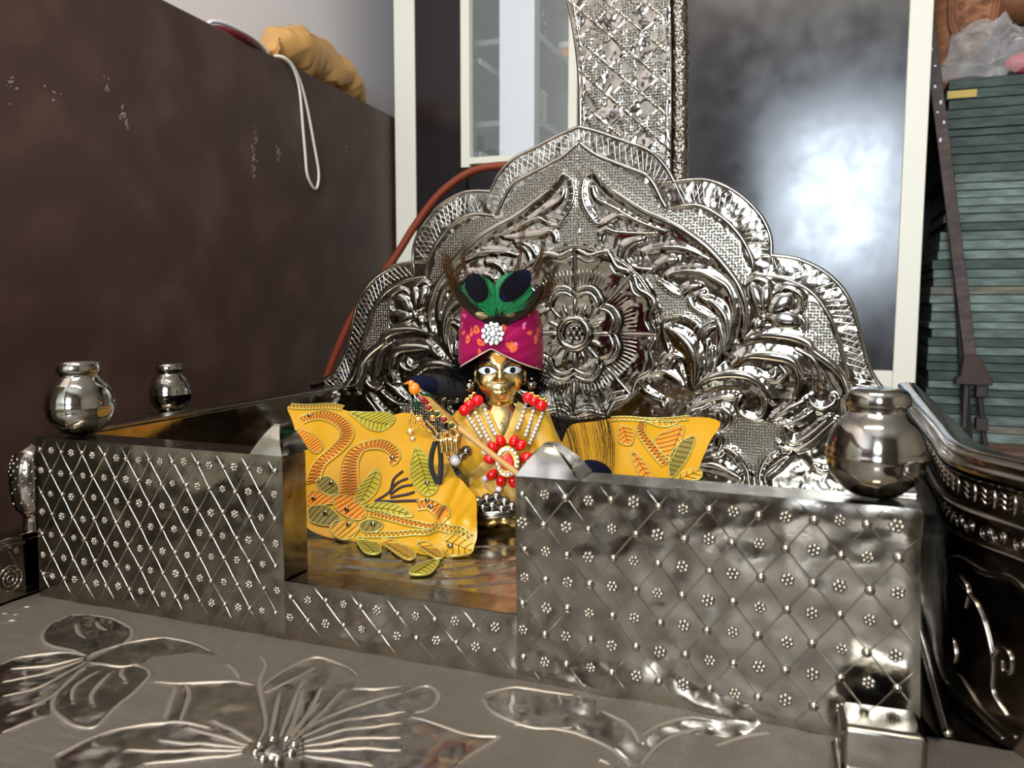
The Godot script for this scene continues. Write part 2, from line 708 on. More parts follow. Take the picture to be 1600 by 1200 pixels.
	M.silver_petal.roughness = 0.32
	M.silver_rail.albedo_color = Color(0.60, 0.56, 0.52)
	M.silver_rail.roughness = 0.24
	M.orange = std(Color(0.47, 0.19, 0.085), 0.5)
	M.grey_paint = std(Color(0.48, 0.49, 0.49), 0.6)
	M.white_gloss = std(Color(0.90, 0.91, 0.93), 0.35)
	M.jar_orange = std(Color(0.86, 0.52, 0.14), 0.35)
	M.tan_plastic = std(Color(0.80, 0.61, 0.36), 0.42)
	M.tan_plastic.backlight = Color(0.35, 0.25, 0.14)
	M.maroon = std(Color(0.36, 0.07, 0.09), 0.3)
	M.white_cord = std(Color(0.88, 0.85, 0.80), 0.6)
	var grain := noise_tex(0.008, 512, [[0.0, 0.5, 0.75, 1.0], [g(0.72), g(0.88), g(1.0), Color(1.2, 1.15, 1.05)]], 41, 5)
	for q in [["board_a", Color(0.42, 0.48, 0.455)], ["board_b", Color(0.265, 0.325, 0.30)], ["board_c", Color(0.48, 0.545, 0.52)], ["board_d", Color(0.50, 0.48, 0.42)], ["brown_wood", Color(0.48, 0.36, 0.29)], ["terracotta", Color(0.66, 0.43, 0.28)], ["terracotta_dark", Color(0.60, 0.37, 0.23)], ["rust_bar", Color(0.34, 0.28, 0.26)]]:
		var m := std(q[1], 0.7)
		m.albedo_texture = grain
		m.uv1_triplanar = true
		m.uv1_world_triplanar = true
		m.uv1_scale = Vector3(3, 9, 3)
		M[q[0]] = m
	M.clear_film = std(Color(0.80, 0.78, 0.77, 0.30), 0.3)
	M.yellow_paint = std(Color(0.78, 0.66, 0.36), 0.7)
	M.clear_film.transparency = BaseMaterial3D.TRANSPARENCY_ALPHA
	M.pink = std(Color(0.85, 0.35, 0.38), 0.5)
	# idol
	M.brass = std(Color(0.84, 0.735, 0.51), 0.29, 1.0)
	M.brass.roughness_texture = noise_tex(0.02, 256, [[0.0, 0.5, 1.0], [g(0.6), g(0.85), g(1.0)]], 51)
	M.brass.uv1_triplanar = true
	M.brass.uv1_scale = Vector3(14, 14, 14)
	M.gold = std(Color(0.90, 0.70, 0.38), 0.25, 1.0)
	M.gold_pearl = std(Color(0.90, 0.74, 0.48), 0.3, 0.6)
	M.eye_white = std(Color(0.93, 0.92, 0.92), 0.35)
	M.ink = std(Color(0.05, 0.04, 0.04), 0.6)
	M.ink_gloss = std(Color(0.03, 0.03, 0.03), 0.2)
	M.paste = std(Color(0.85, 0.58, 0.20), 0.75)
	M.black_hair = std(Color(0.025, 0.022, 0.025), 0.7)
	M.black_hair.metallic_specular = 0.15
	M.black_cloth = std(Color(0.06, 0.055, 0.06), 0.8)
	M.yellow_cloth = cloth_mat(Color(0.69, 0.52, 0.08), 0.5, 0.2)
	M.yellow_satin = cloth_mat(Color(0.69, 0.505, 0.03), 0.30, 0.1)
	M.gold_glitter = std(Color(0.92, 0.80, 0.46), 0.3, 0.75)
	M.gold_glitter.normal_enabled = true
	M.gold_glitter.normal_texture = noise_normal(0.35, 256, 10.0, 61)
	M.gold_glitter.normal_scale = 1.0
	M.gold_glitter.uv1_triplanar = true
	M.gold_glitter.uv1_scale = Vector3(30, 30, 30)
	for q in [["orange_thread", Color(0.78, 0.47, 0.04)], ["gold_thread", Color(0.74, 0.55, 0.10)], ["olive_thread", Color(0.60, 0.55, 0.10)], ["olive_dark", Color(0.42, 0.37, 0.10)]]:
		M[q[0]] = cloth_mat(q[1], 0.38, 0.3)
	M.gold_cord = std(Color(0.70, 0.66, 0.36), 0.4, 0.4)
	M.dark_thread = std(Color(0.25, 0.16, 0.05), 0.7)
	M.purple_thread = std(Color(0.14, 0.05, 0.14), 0.7)
	M.rhinestone = std(Color(0.95, 0.95, 0.97), 0.08, 0.25)
	M.rhinestone.clearcoat_enabled = true
	M.rhinestone.clearcoat_roughness = 0.05
	M.pearl = std(Color(0.76, 0.735, 0.72), 0.22)
	M.pearl.clearcoat_enabled = true
	M.red_bead = std(Color(0.78, 0.06, 0.08), 0.18)
	M.red_jewel = std(Color(0.85, 0.05, 0.03), 0.08)
	M.red_jewel.clearcoat_enabled = true
	M.green_stone = std(Color(0.05, 0.20, 0.11), 0.15)
	M.dull_red = std(Color(0.52, 0.06, 0.12), 0.2)
	M.orange_enamel = std(Color(0.90, 0.48, 0.12), 0.3)
	M.bamboo = std(Color(0.72, 0.55, 0.32), 0.45)
	M.feather_brown = std(Color(0.25, 0.165, 0.08), 0.7)
	M.feather_brown.metallic_specular = 0.2
	M.feather_base = std(Color(0.105, 0.075, 0.045), 0.75)
	M.feather_base.metallic_specular = 0.2
	M.feather_bronze = std(Color(0.36, 0.31, 0.14), 0.35, 0.4)
	M.feather_green = std(Color(0.01, 0.38, 0.19), 0.5, 0.0)
	M.feather_green.metallic_specular = 0.3
	M.feather_blue = std(Color(0.03, 0.045, 0.12), 0.75)
	M.feather_blue.metallic_specular = 0.2
	M.feather_dark = std(Color(0.075, 0.07, 0.065), 0.65)
	M.feather_dark.metallic_specular = 0.25
	M.selvedge = std(Color(0.78, 0.68, 0.60), 0.6)
	M.silver_dull2 = std(Color(0.55, 0.53, 0.50), 0.25, 1.0)
	M.turban = cloth_mat(Color.WHITE, 0.7, 0.1)
	M.turban.metallic_specular = 0.25
	M.turban.uv1_triplanar = false
	M.turban.uv1_scale = Vector3.ONE
	M.turban.normal_enabled = false
	M.turban.albedo_texture = turban_print()

func cloth_mat(c: Color, rough: float, rim: float) -> StandardMaterial3D:
	var m := std(c, rough)
	m.rim_enabled = true
	m.rim = rim
	m.normal_enabled = true
	if not M.has("weave_tex"):
		M.weave_tex = noise_normal(0.08, 256, 3.0, 71)
	m.normal_texture = M.weave_tex
	m.normal_scale = 0.35
	m.uv1_triplanar = true
	m.uv1_scale = Vector3(24, 24, 24)
	return m

# tie-dye print: magenta with orange and pale ringed blots
func turban_print() -> ImageTexture:
	var w := 512
	var h := 256
	var im := Image.create(w, h, false, Image.FORMAT_RGB8)
	var base := Color(0.56, 0.015, 0.26)
	for y in h:
		for x in w:
			var s := 0.94 + 0.06 * sin(y * 1.1 + x * 0.4)
			im.set_pixel(x, y, Color(base.r * s, base.g * s, base.b * s))
	var r := RandomNumberGenerator.new()
	r.seed = 17
	for k in 34:
		var c := Vector2(fmod(k * 137.5 + r.randf() * 40.0, w), r.randf() * h)
		var big := r.randf() < 0.55
		var ra := r.randf_range(14, 24) if big else r.randf_range(8, 12)
		var col := Color(0.82, 0.42, 0.20) if big else Color(0.90, 0.52, 0.66)
		var el := r.randf_range(0.55, 0.9)
		var an := r.randf() * PI
		for y in range(int(c.y - ra * 1.4), int(c.y + ra * 1.4)):
			for x in range(int(c.x - ra * 1.4), int(c.x + ra * 1.4)):
				var q := (Vector2(x, y) - c).rotated(an)
				q.y /= el
				var d := q.length() / ra + 0.14 * sin(q.angle() * 2.0 + k) + 0.1 * sin(q.angle() * 3.0 + k * 2.0)
				if d < 1.0 and d > 0.22:
					im.set_pixel(posmod(x, w), posmod(y, h), im.get_pixel(posmod(x, w), posmod(y, h)).lerp(col, minf(1.0, (1.0 - d) * 4.0) * 0.9))
	return ImageTexture.create_from_image(im)

# ---------------------------------------------------------------- the room
func room():
	var b := Mb.new()
	b.box(xf(Vector3(0.6, -0.80, 0.3)), Vector3(5.4, 0.1, 5.8), 0.0)
	struct("floor", b, M.floor)
	b = Mb.new()
	b.box(xf(Vector3(0.6, 2.45, 0.3)), Vector3(5.4, 0.1, 5.8), 0.0)
	struct("ceiling", b, M.ceiling)
	# left: brown half wall with a ledge, white wall set back above it
	var lw := Node3D.new()
	lw.name = "wall_left"
	lw.position = Vector3(-0.996, 0, -1.8)
	lw.rotation.y = deg_to_rad(4.3)
	add_child(lw, true)
	lw.set_meta("kind", "structure")
	b = Mb.new()
	b.box(xf(Vector3(-0.15, 0.0538, 1.95)), Vector3(0.30, 1.6076, 5.7), 0.006)
	struct("dado", b, M.brown_wall, lw)
	b = Mb.new()
	b.box(xf(Vector3(-0.25, 1.6288, 1.95)), Vector3(0.14, 1.5424, 5.7), 0.0)
	struct("upper_wall", b, M.white_wall, lw)
	chips(lw)
	b = Mb.new()
	b.box(xf(Vector3(3.05, 0.85, 0.3)), Vector3(0.1, 3.2, 5.8), 0.0)
	struct("wall_right", b, M.beige)
	b = Mb.new()
	b.box(xf(Vector3(0.6, 0.85, -2.65)), Vector3(5.4, 3.2, 0.1), 0.0)
	struct("wall_back", b, M.beige)
	# front wall behind the camera, with the window opening
	b = Mb.new()
	var wl := -0.07
	var wr := 0.78
	var wb := 0.50
	var wt := 1.70
	b.box(xf(Vector3((wl - 2.1) / 2, 0.85, 3.05)), Vector3(wl + 2.1, 3.2, 0.2), 0.0)
	b.box(xf(Vector3((wr + 3.3) / 2, 0.85, 3.05)), Vector3(3.3 - wr, 3.2, 0.2), 0.0)
	b.box(xf(Vector3((wl + wr) / 2, (wb - 0.75) / 2, 3.05)), Vector3(wr - wl, wb + 0.75, 0.2), 0.0)
	b.box(xf(Vector3((wl + wr) / 2, (wt + 2.45) / 2, 3.05)), Vector3(wr - wl, 2.45 - wt, 0.2), 0.0)
	struct("wall_front", b, M.taupe)
	var win := Node3D.new()
	win.name = "window_1"
	win.position = Vector3((wl + wr) / 2, (wb + wt) / 2, 3.02)
	add_child(win, true)
	win.set_meta("kind", "structure")
	b = Mb.new()
	for s in [-1, 1]:
		b.box(xf(Vector3(s * 0.41, 0, 0)), Vector3(0.03, 1.2, 0.06), 0.003)
		b.box(xf(Vector3(0, s * 0.585, 0)), Vector3(0.79, 0.03, 0.06), 0.003)
	b.box(xf(Vector3(0, 0, 0)), Vector3(0.03, 1.14, 0.05), 0.003)
	struct("window_frame", b, M.cream, win)
	b = Mb.new()
	b.box(xf(Vector3(0, 0, 0.03)), Vector3(0.82, 1.17, 0.006), 0.0)
	struct("window_pane", b, M.pane_light, win)
	# cream cupboard against the left wall, beside the viewer
	b = Mb.new()
	b.box(xf(Vector3(-0.595, -0.125, 0.78)), Vector3(0.28, 1.25, 1.2), 0.006)
	var cb := thing("cream_cupboard", "plain cream cupboard against the brown wall, nearer than the silver platform", "cupboard")
	part("body", b, M.cream, cb)
	for k in 2:
		b = Mb.new()
		b.box(xf(Vector3(-0.447, -0.125, 0.485 + k * 0.59)), Vector3(0.018, 1.2, 0.58), 0.003)
		var dr := part("cupboard_door", b, M.cream, cb)
		b = Mb.new()
		b.box(xf(Vector3(-0.431, -0.1, 0.74 + k * 0.08)), Vector3(0.016, 0.1, 0.012), 0.003)
		part("handle", b, M.steel, dr)
	b = Mb.new()
	b.box(xf(Vector3(0.15, 2.36, 0.75)), Vector3(1.3, 0.06, 0.09), 0.004)
	var tl := thing("tube_lamp", "white ceiling batten with a glowing fluorescent tube", "lamp")
	part("batten", b, M.cream, tl)
	b = Mb.new()
	b.tube(v3([-0.45, 2.315, 0.75, 0.75, 2.315, 0.75]), f1(0.013), 10)
	part("tube", b, M.tube_glow, tl)

func chips(lw: Node3D):
	# flaked paint: [z along the wall measured from its far end, height, count, spread z, spread y]
	var r := RandomNumberGenerator.new()
	r.seed = 8
	for q in [[1.388, 0.602, 9, 0.012, 0.02], [1.308, 0.614, 5, 0.012, 0.016], [1.194, 0.656, 7, 0.012, 0.016], [1.15, 0.613, 22, 0.014, 0.02], [0.738, 0.651, 14, 0.014, 0.02], [0.750, 0.600, 26, 0.010, 0.032], [0.646, 0.63, 16, 0.010, 0.018], [0.307, 0.697, 8, 0.02, 0.02]]:
		var b := Mb.new()
		for k in q[2]:
			var s := r.randf_range(0.0008, 0.0026) * (1.5 if r.randf() < 0.15 else 1.0)
			b.ell(sc(Vector3(0.0002, q[1] + r.randfn(0.0, 0.5) * q[4], q[0] + r.randfn(0.0, 0.5) * q[3]), Vector3(0.0006, s * r.randf_range(0.8, 1.8), s), Basis(Vector3.RIGHT, r.randf() * 3.0)), 7, 5)
		part("paint_chip", b, M.chip, lw)

const STROKES := [
	[[1,5,3,0.9],[212,4394,371,4206,602,4036,859,3868,1112,3750,1362,3615,1560,3474,1678,3374,1844,3197,2007,2983,2092,2808,2136,2654,2141,2489,2115,2323]],
	[[1,2.5,1,1],[212,4384,107,4320,56,4171,79,3999,165,3844,273,3729,398,3755]],
	[[1,2.2,1,1],[193,4185,248,4052,479,3922,708,3784,1014,3646,1194,3611]],
	[[1,2.2,1,1],[294,3738,419,3774,563,3829,862,3710,1165,3607]],
	[[1,2.2,1,1],[296,3526,306,3607,379,3665,504,3621,813,3592,1015,3596]],
	[[1,2.5,1,1],[561,3308,611,3428,733,3505,855,3531]],
	[[1,1.6,1,1],[654,3286,683,3396,764,3464,835,3482]],
	[[1,2,1,1],[665,3256,738,3184,841,3153,993,3151]],
	[[1,2.5,1,1],[848,3362,1039,3408,1288,3407,1485,3359,1680,3258]],
	[[1,2.2,1,1],[1004,3111,1063,3200,1172,3257,1271,3265]],
	[[1,4,2,0.9],[1176,3049,1264,3108,1441,3115,1637,3074,1812,2985,1897,2922,1961,2798,1995,2674,1990,2488]],
	[[1,2,1,1],[1046,3011,1148,2931,1229,2871,1360,2811]],
	[[1,2.5,1,1],[1359,2831,1407,2909,1504,2938,1572,2938]],
	[[1,1.6,1,1],[1489,2742,1526,2820,1623,2859]],
	[[1,2,1,1],[1439,2781,1500,2673,1649,2585,1766,2527]],
	[[1,4,2,0.9],[1604,2788,1750,2715,1865,2591,1909,2466,1924,2310,1897,2152]],
	[[1,2.4,1,1],[1785,2527,1839,2403,1864,2256,1837,2098,1790,1939,1771,1843]],
	[[1,2.4,1,1],[1208,2105,1138,2351,1125,2501,1209,2555,1347,2566,1485,2525,1570,2441,1603,2368]],
	[[3,6.5,3,0.75],[1212,2395,1342,2311,1461,2185,1527,2038,1541,1878,1534,1729]],
	[[1,2,1,1],[1563,2283,1572,2357,1653,2463,1775,2517]],
	[[1,2,1,1],[1637,2252,1645,2347,1716,2422,1797,2444]],
	[[1,2,1,1],[1679,2253,1673,2042,1690,1777]],
	[[1,2,1,1],[1743,2170,1737,1990,1700,1777]],
	[[1,2.4,1,1],[1071,1929,1145,2028,1272,2085,1422,2035]],
	[[1,1.8,1,1],[1201,1890,1243,1955,1295,2021]],
	[[1,1.8,1,1],[1350,1926,1418,1724]],
	[[1,3,2,1],[1118,1518,921,1616,875,1721,953,1812,1094,1852,1180,1856,1310,1785,1387,1691]],
	[[2,6,3,0.8],[2137,2282,2310,2338,2513,2341,2713,2313,2864,2242,2906,2164,3124,2003,3256,1841,3320,1633,3340,1452]],
	[[1,3,1,1],[2719,2175,2894,2088,2986,1923,3022,1712]],
	[[1,7,4,0.8],[1999,1971,2177,2086,2430,2092,2651,2051,2741,1946,2776,1779,2710,1576]],
	[[1,3,1,1],[2318,1856,2409,1812,2482,1846,2494,1939]],
	[[1,3,1,1],[2410,1766,2543,1786,2613,1881,2521,2001]],
	[[1,6,1.5,0.8],[1557,1671,1726,1805,1956,1860,2184,1836,2352,1717,2461,1581]],
	[[1,3,1.5,1],[1374,1291,1577,1462,1810,1553,2039,1594]],
	[[1,2.5,1,1],[2086,1565,2058,1453,2122,1361,2229,1319,2349,1341,2405,1469,2386,1593]],
	[[1,2.5,1,1],[2485,1285,2647,1278,2805,1349,2945,1463]],
	[[1,4,1,0.9],[2483,1332,2613,1416,2713,1499,2855,1582]],
	[[1,3,1,1],[2883,1583,2943,1509,3044,1483,3155,1550,3166,1626]],
	[[1,3.5,1,1],[2707,1235,2619,1245,2622,1152,2698,1063,2814,1085,2940,1186,3119,1380]],
	[[1,2.5,1,1],[2536,1053,2627,980,2773,989,2930,1077,3081,1240,3190,1353]],
	[[1,3,1,1],[2359,501,2354,660,2424,840,2540,943,2567,1023]],
	[[1,4,1,0.9],[2434,507,2415,633,2559,787,2702,922]],
	[[1,3,1,1],[1841,929,1981,922,2106,818,2202,665,2223,490]],
	[[1,3.5,1,1],[1736,1389,1859,1427,1969,1369,1972,1257,1882,1156,1789,1151]],
	[[1,2,1,1],[1845,1379,1879,1284,1819,1185]],
	[[1,3.5,1,1],[1412,1015,1585,1107,1742,1132,1852,1107,1886,996,1827,879,1702,839]],
	[[1,4,1,0.9],[1564,682,1753,712,1957,663,2113,578]],
	[[1,2.5,1,1],[2984,771,3071,730,3156,752]],
	[[1,2,1,1],[2118,2952,2219,3014,2352,2971,2427,2834]],
	[[1,2,1,1],[2437,2834,2545,2907,2675,2875,2766,2792,2761,2657,2704,2595]],
	[[1,2,1,1],[2704,2595,2795,2512,2790,2387,2743,2324]]
]
const TICKS := [
	[14,7,1,[128,4329,88,4170,111,3997,197,3842,272,3769]],
	[12,6,1,[1210,2533,1347,2545,1475,2504,1561,2399]],
	[9,5,-1,[2528,1303,2660,1318,2804,1379,2889,1430]],
	[10,5,-1,[2370,614,2440,794,2570,913]],
	[9,5,1,[1858,882,2030,813,2158,630]]
]
const STIPPLE := [
	[7,4754,221,4549,679,4325,908,4164,1091,3835,1444,3861,1756,3696,2011,3459,2134,3059,2078,2944,1844,3197,1678,3374,1560,3474,1362,3615,1112,3750,859,3868,602,4036,371,4206,212,4394,107,4320,56,4171,79,3999,165,3844,251,3729,242,3608,361,3403,20,3427],
	[2796,2782,2945,2699,3048,2535,3113,2350,3187,2166,3230,2043,3114,2040,2864,2242,2781,2345,2805,2512,2762,2616],
	[863,3093,1025,3071,1148,2931,1360,2801,1439,2761,1649,2575,1747,2507,1603,2446,1404,2573,1205,2572,1147,2481,1161,2301,1047,2450,993,2631,908,2832,823,2993],
	[2000,1355,2092,1327,2275,1290,2455,1283,2604,1229,2536,1053,2568,992,2424,840,2309,641,2201,697,2106,834,1872,947,1898,1125,1988,1226]
]
const PLAT_LINES := [
	[-124,1400,-233,1181,-632,731,-779,472,-934,344],
	[-85,1334,-423,780],
	[-27,1311,-370,596],
	[20,1293,-77,803],
	[-162,1390,-595,1266],
	[-155,1437,-679,1408],
	[-152,1460,-747,1591],
	[-141,1492,-832,1761],
	[-118,1519,-615,1851],
	[-1180,1955,-1081,1618,-846,1405,-524,1348],
	[-887,1380,-1012,1196,-1169,973],
	[-752,1382,-995,1035,-1138,928],
	[-1376,987,-1165,938,-974,830,-826,773,-638,767],
	[-1082,553,-957,615,-807,731],
	[-579,776,-597,475,-510,217,-233,260,-37,380],
	[-521,851,-451,627,-429,336],
	[38,1235,139,867,402,492],
	[90,1266,259,935,550,708],
	[129,1301,327,1044,600,857],
	[157,1340,416,1140,684,1010],
	[184,1378,478,1240,751,1134],
	[210,1416,487,1367,681,1348],
	[402,492,490,328,623,406,674,601,587,722],
	[588,779,829,795,1072,834,1239,794,1183,966,1121,1178],
	[15,545,189,510,344,385],
	[43,1384,-45,1162,-302,669],
	[65,1376,-16,1096,-183,622],
	[74,1347,39,1020,-24,561],
	[933,348,1072,505,1290,589,1475,571,1655,502],
	[923,289,1099,124,1392,107,1531,85],
	[-2155,857,-2119,645,-2018,461,-1853,353,-1600,340,-1331,419],
	[-2096,910,-1856,891,-1687,789],
	[-2186,830,-2420,863,-2627,1041,-2638,1196],
	[-2155,857,-2317,1071,-2504,1234],
	[-2125,884,-2240,1185,-2378,1393],
	[-2096,892,-2044,1280,-2167,1553],
	[-2053,931,-1846,1429,-1910,1692],
	[-1995,982,-1938,1205,-1814,1416,-1673,1542,-1415,1640,-1277,1640,-1226,1594,-1290,1422,-1355,1207,-1457,933,-1606,831,-1771,822],
	[-1884,975,-1844,1169,-1774,1306,-1653,1415],
	[-1774,968,-1686,1174,-1607,1304,-1472,1405],
	[-1772,859,-1686,969,-1550,1054],
	[-2171,825,-2147,697,-2090,593,-2149,425,-2304,285,-2587,207,-2855,213,-3001,270],
	[-2171,825,-2424,805,-2672,778,-2835,671,-2966,497,-3001,270],
	[-2799,385,-2638,506,-2457,589],
	[-2678,290,-2538,376,-2407,416],
	[-1721,1892,-1694,1775,-1639,1601],
	[-3611,458,-3529,426],
	[-3470,453,-3456,398],
	[-3413,553,-3338,500],
	[-3561,286,-3500,236],
	[1741,230,1928,327,2019,440,2083,555],
	[2065,474,2164,263,2331,101,2457,80],
	[2133,785,2215,466,2335,291,2447,194],
	[1258,615,1511,557,1761,592,1936,674,2094,823],
	[1896,854,1896,808,1979,845],
	[2511,401,2663,241,2836,122]
]
const PLAT_PETALS := [
	[-2024,957,-1938,1205,-1814,1416,-1673,1542,-1415,1640,-1277,1640,-1226,1594,-1290,1422,-1355,1207,-1457,933,-1606,831,-1771,822],
	[-2171,825,-2147,697,-2090,593,-2149,425,-2304,285,-2587,207,-2855,213,-3001,270,-2966,497,-2835,671,-2672,778,-2424,805],
	[-2186,830,-2420,863,-2627,1041,-2681,1321,-2286,1751,-1721,1892,-1694,1775,-1639,1601,-1846,1429,-2024,957],
	[-2096,910,-1856,891,-1687,789,-1711,646,-1476,476,-1222,456,-1600,340,-1853,353,-2018,461,-2119,645],
	[-1180,1955,-1081,1618,-846,1405,-524,1348,-193,1427,-104,1538,-598,1868,-589,2079,-946,2112],
	[-856,1395,-1169,973,-974,830,-826,773,-638,767,-233,1181,-124,1400,-524,1348],
	[-193,1427,-579,776,-597,475,-510,217,-233,260,-37,380,15,545,344,385,490,328,623,406,674,601,587,722,829,795,1072,834,1239,794,1183,966,1121,1178,1075,1349,690,1583,270,1745],
	[933,348,1072,505,1290,589,1475,571,1655,502,1742,573,1775,455,1668,63,1531,85,1392,107,1099,124],
	[1258,615,1503,533,1723,365,1741,230,1928,327,2083,555,2164,263,2331,101,2763,-38,2663,241,2335,291,2215,466,2133,785,1936,674,1761,592]
]

# ---------------------------------------------------------------- the throne
const OUTER := [0, 4960, 250, 4880, 570, 4750, 900, 4610, 1110, 4410, 1230, 4210]
const OUTER2 := [1230, 4210, 1610, 4210, 1970, 4050, 2250, 3780, 2380, 3520, 2400, 3290]
const OUTER3 := [2400, 3290, 2730, 3230, 3050, 3050, 3280, 2770, 3420, 2350, 3520, 2000, 3690, 1730, 3950, 1570, 4150, 1520]
const INNER := [0, 4770, 220, 4600, 600, 4430, 910, 4280, 1080, 4000, 1150, 3880]
const INNER2 := [1150, 3880, 1500, 3910, 1810, 3760, 2040, 3520, 2180, 3250, 2190, 3080]
const INNER3 := [2190, 3080, 2540, 3020, 2870, 2850, 3090, 2540, 3200, 2250, 3280, 1950, 3370, 1690, 3520, 1500, 3620, 1100, 3650, 200]

func half(sets: Array, step := 0.003) -> PackedVector2Array:
	var out := PackedVector2Array()
	for s in sets:
		var p := spline(mm(s), step)
		for k in p:
			if out.size() == 0 or out[out.size() - 1].distance_to(k) > 0.0002:
				out.append(k)
	return out
func both(h: PackedVector2Array) -> PackedVector2Array:
	var out := PackedVector2Array()
	for k in range(h.size() - 1, 0, -1):
		out.append(Vector2(-h[k].x, h[k].y))
	out.append_array(h)
	return out

func dent(x: float, y: float, amp: float, s := 28.0) -> float:
	return amp * (noise.get_noise_3d(x * s, y * s, 4.0) + 0.5 * noise.get_noise_3d(x * s * 2.3, y * s * 2.3, 9.0))

var boss_mesh: ArrayMesh
var flower_mesh: ArrayMesh

func throne():
	var t := thing("silver_throne", "low silver throne box with scalloped embossed backrest, holding the brass idol", "throne")
	var b := Mb.new()
	b.ell(sc(Vector3.ZERO, Vector3(0.0029, 0.0029, 0.0024)), 10, 6)
	boss_mesh = b.mesh()
	b = Mb.new()
	for k in 6:
		var a := TAU * k / 6
		b.ell(sc(Vector3(cos(a) * 0.0026, sin(a) * 0.0026, 0), Vector3(0.0016, 0.0016, 0.0018)), 8, 5)
	b.ell(sc(Vector3.ZERO, Vector3(0.0017, 0.0017, 0.0028)), 8, 5)
	flower_mesh = b.mesh()
	front_panel(t, -0.3632, -0.0935, 0.15, 0.0128, 0.0195, 0.85)
	front_panel(t, 0.1045, 0.3632, 0.15, 0.0160, 0.0200, 1.05)
	front_panel(t, -0.0935, 0.1045, 0.0485, 0.0160, 0.0170, 0.95)
	# folded sheet on top of the front walls, gable caps beside the opening
	for s in [-1, 1]:
		b = Mb.new()
		b.box(xf(Vector3(s * 0.353, 0.0745, -0.268)), Vector3(0.02, 0.149, 0.466), 0.002)
		part("side_wall", b, M.silver_plain, t)
		b = Mb.new()
		b.box(xf(Vector3(s * 0.353, 0.1505, -0.268)), Vector3(0.024, 0.004, 0.466), 0.0015)
		part("wall_capping", b, M.silver, t)
		b = Mb.new()
		# flared foot of the side wall
		var fl := PackedVector3Array()
		for r in [[0.362, 0.03], [0.366, 0.022], [0.373, 0.012], [0.382, 0.002]]:
			for q in 24:
				fl.append(Vector3(s * r[0], r[1] + 0.0006 * sin(q * 1.7), -0.015 - q * 0.02))
		b.grid(fl, 24, false, s)
		part("flared_foot", b, M.silver, t)
		b = Mb.new()
		var rp := PackedVector3Array()
		var rr := PackedFloat32Array()
		for q in 150:
			rp.append(Vector3(s * 0.3865, 0.004, -0.02 - q * 0.0031))
			rr.append(0.0040 + 0.0014 * sin(q * TAU / 3.0))
		b.tube(rp, rr, 8)
		part("rope_trim", b, M.silver_bright, t)
		b = Mb.new()
		b.lathe(pot_profile(), 40, xf(Vector3(s * 0.3375 + 0.001, 0.1515, -0.026)), 0.025, 26)
		part("finial", b, M.silver_bright, t)
	# gable caps
	gable(t, -0.125, -0.0935, -0.107, 0.1735)
	gable(t, 0.1045, 0.151, 0.125, 0.1715)
	seat_floor(t)
	backrest(t)

func pot_profile() -> PackedVector2Array:
	return spline(PackedVector2Array([Vector2(0.0005, 0), Vector2(0.013, 0), Vector2(0.0215, 0.006), Vector2(0.0283, 0.015), Vector2(0.0300, 0.0238), Vector2(0.0309, 0.0255), Vector2(0.0300, 0.0272), Vector2(0.0290, 0.034), Vector2(0.0250, 0.044), Vector2(0.0190, 0.0505), Vector2(0.0168, 0.0535), Vector2(0.0172, 0.0552), Vector2(0.0193, 0.0572), Vector2(0.0192, 0.062), Vector2(0.0165, 0.0665), Vector2(0.008, 0.0678), Vector2(0.0005, 0.067)]), 0.0022)

func gable(t: Node, xa: float, xb: float, xr: float, top: float):
	var b := Mb.new()
	var y := 0.1502
	var a0 := Vector3(xa, y, 0.0005)
	var a1 := Vector3(xb, y, 0.0005)
	var a2 := Vector3(xb, y, -0.0345)
	var a3 := Vector3(xa, y, -0.0345)
	var w := (xb - xa) * 0.09
	var r0 := Vector3(xr - w, top, -0.012)
	var r1 := Vector3(xr + w, top, -0.012)
	var r2 := Vector3(xr + w, top, -0.023)
	var r3 := Vector3(xr - w, top, -0.023)
	# slopes bulge a little and meet in a rounded top
	for f in [[a0, a1, r1, r0], [a1, a2, r2, r1], [a2, a3, r3, r2], [a3, a0, r0, r3]]:
		var pts := PackedVector3Array()
		var nn: Vector3 = (f[1] - f[0]).cross(f[3] - f[0]).normalized()
		if nn.y < 0:
			nn = -nn
		for i in 7:
			for j in 7:
				var p: Vector3 = f[0].lerp(f[1], j / 6.0).lerp(f[3].lerp(f[2], j / 6.0), i / 6.0)
				pts.append(p + nn * 0.0018 * sin(PI * i / 6.0) + nn * dent(p.x * 2, p.y * 2 + p.z, 0.0004))
		b.grid(pts, 7, false, 1.0)
		if b.n[b.n.size() - 25].dot(nn) < 0:
			for q in range(b.n.size() - 49, b.n.size()):
				b.n[q] = -b.n[q]
	b.box(xf((r0 + r2) / 2 + Vector3(0, -0.0008, 0)), Vector3(2 * w + 0.002, 0.003, 0.013), 0.0014)
	part("gable_cap", b, M.silver_bright, t)

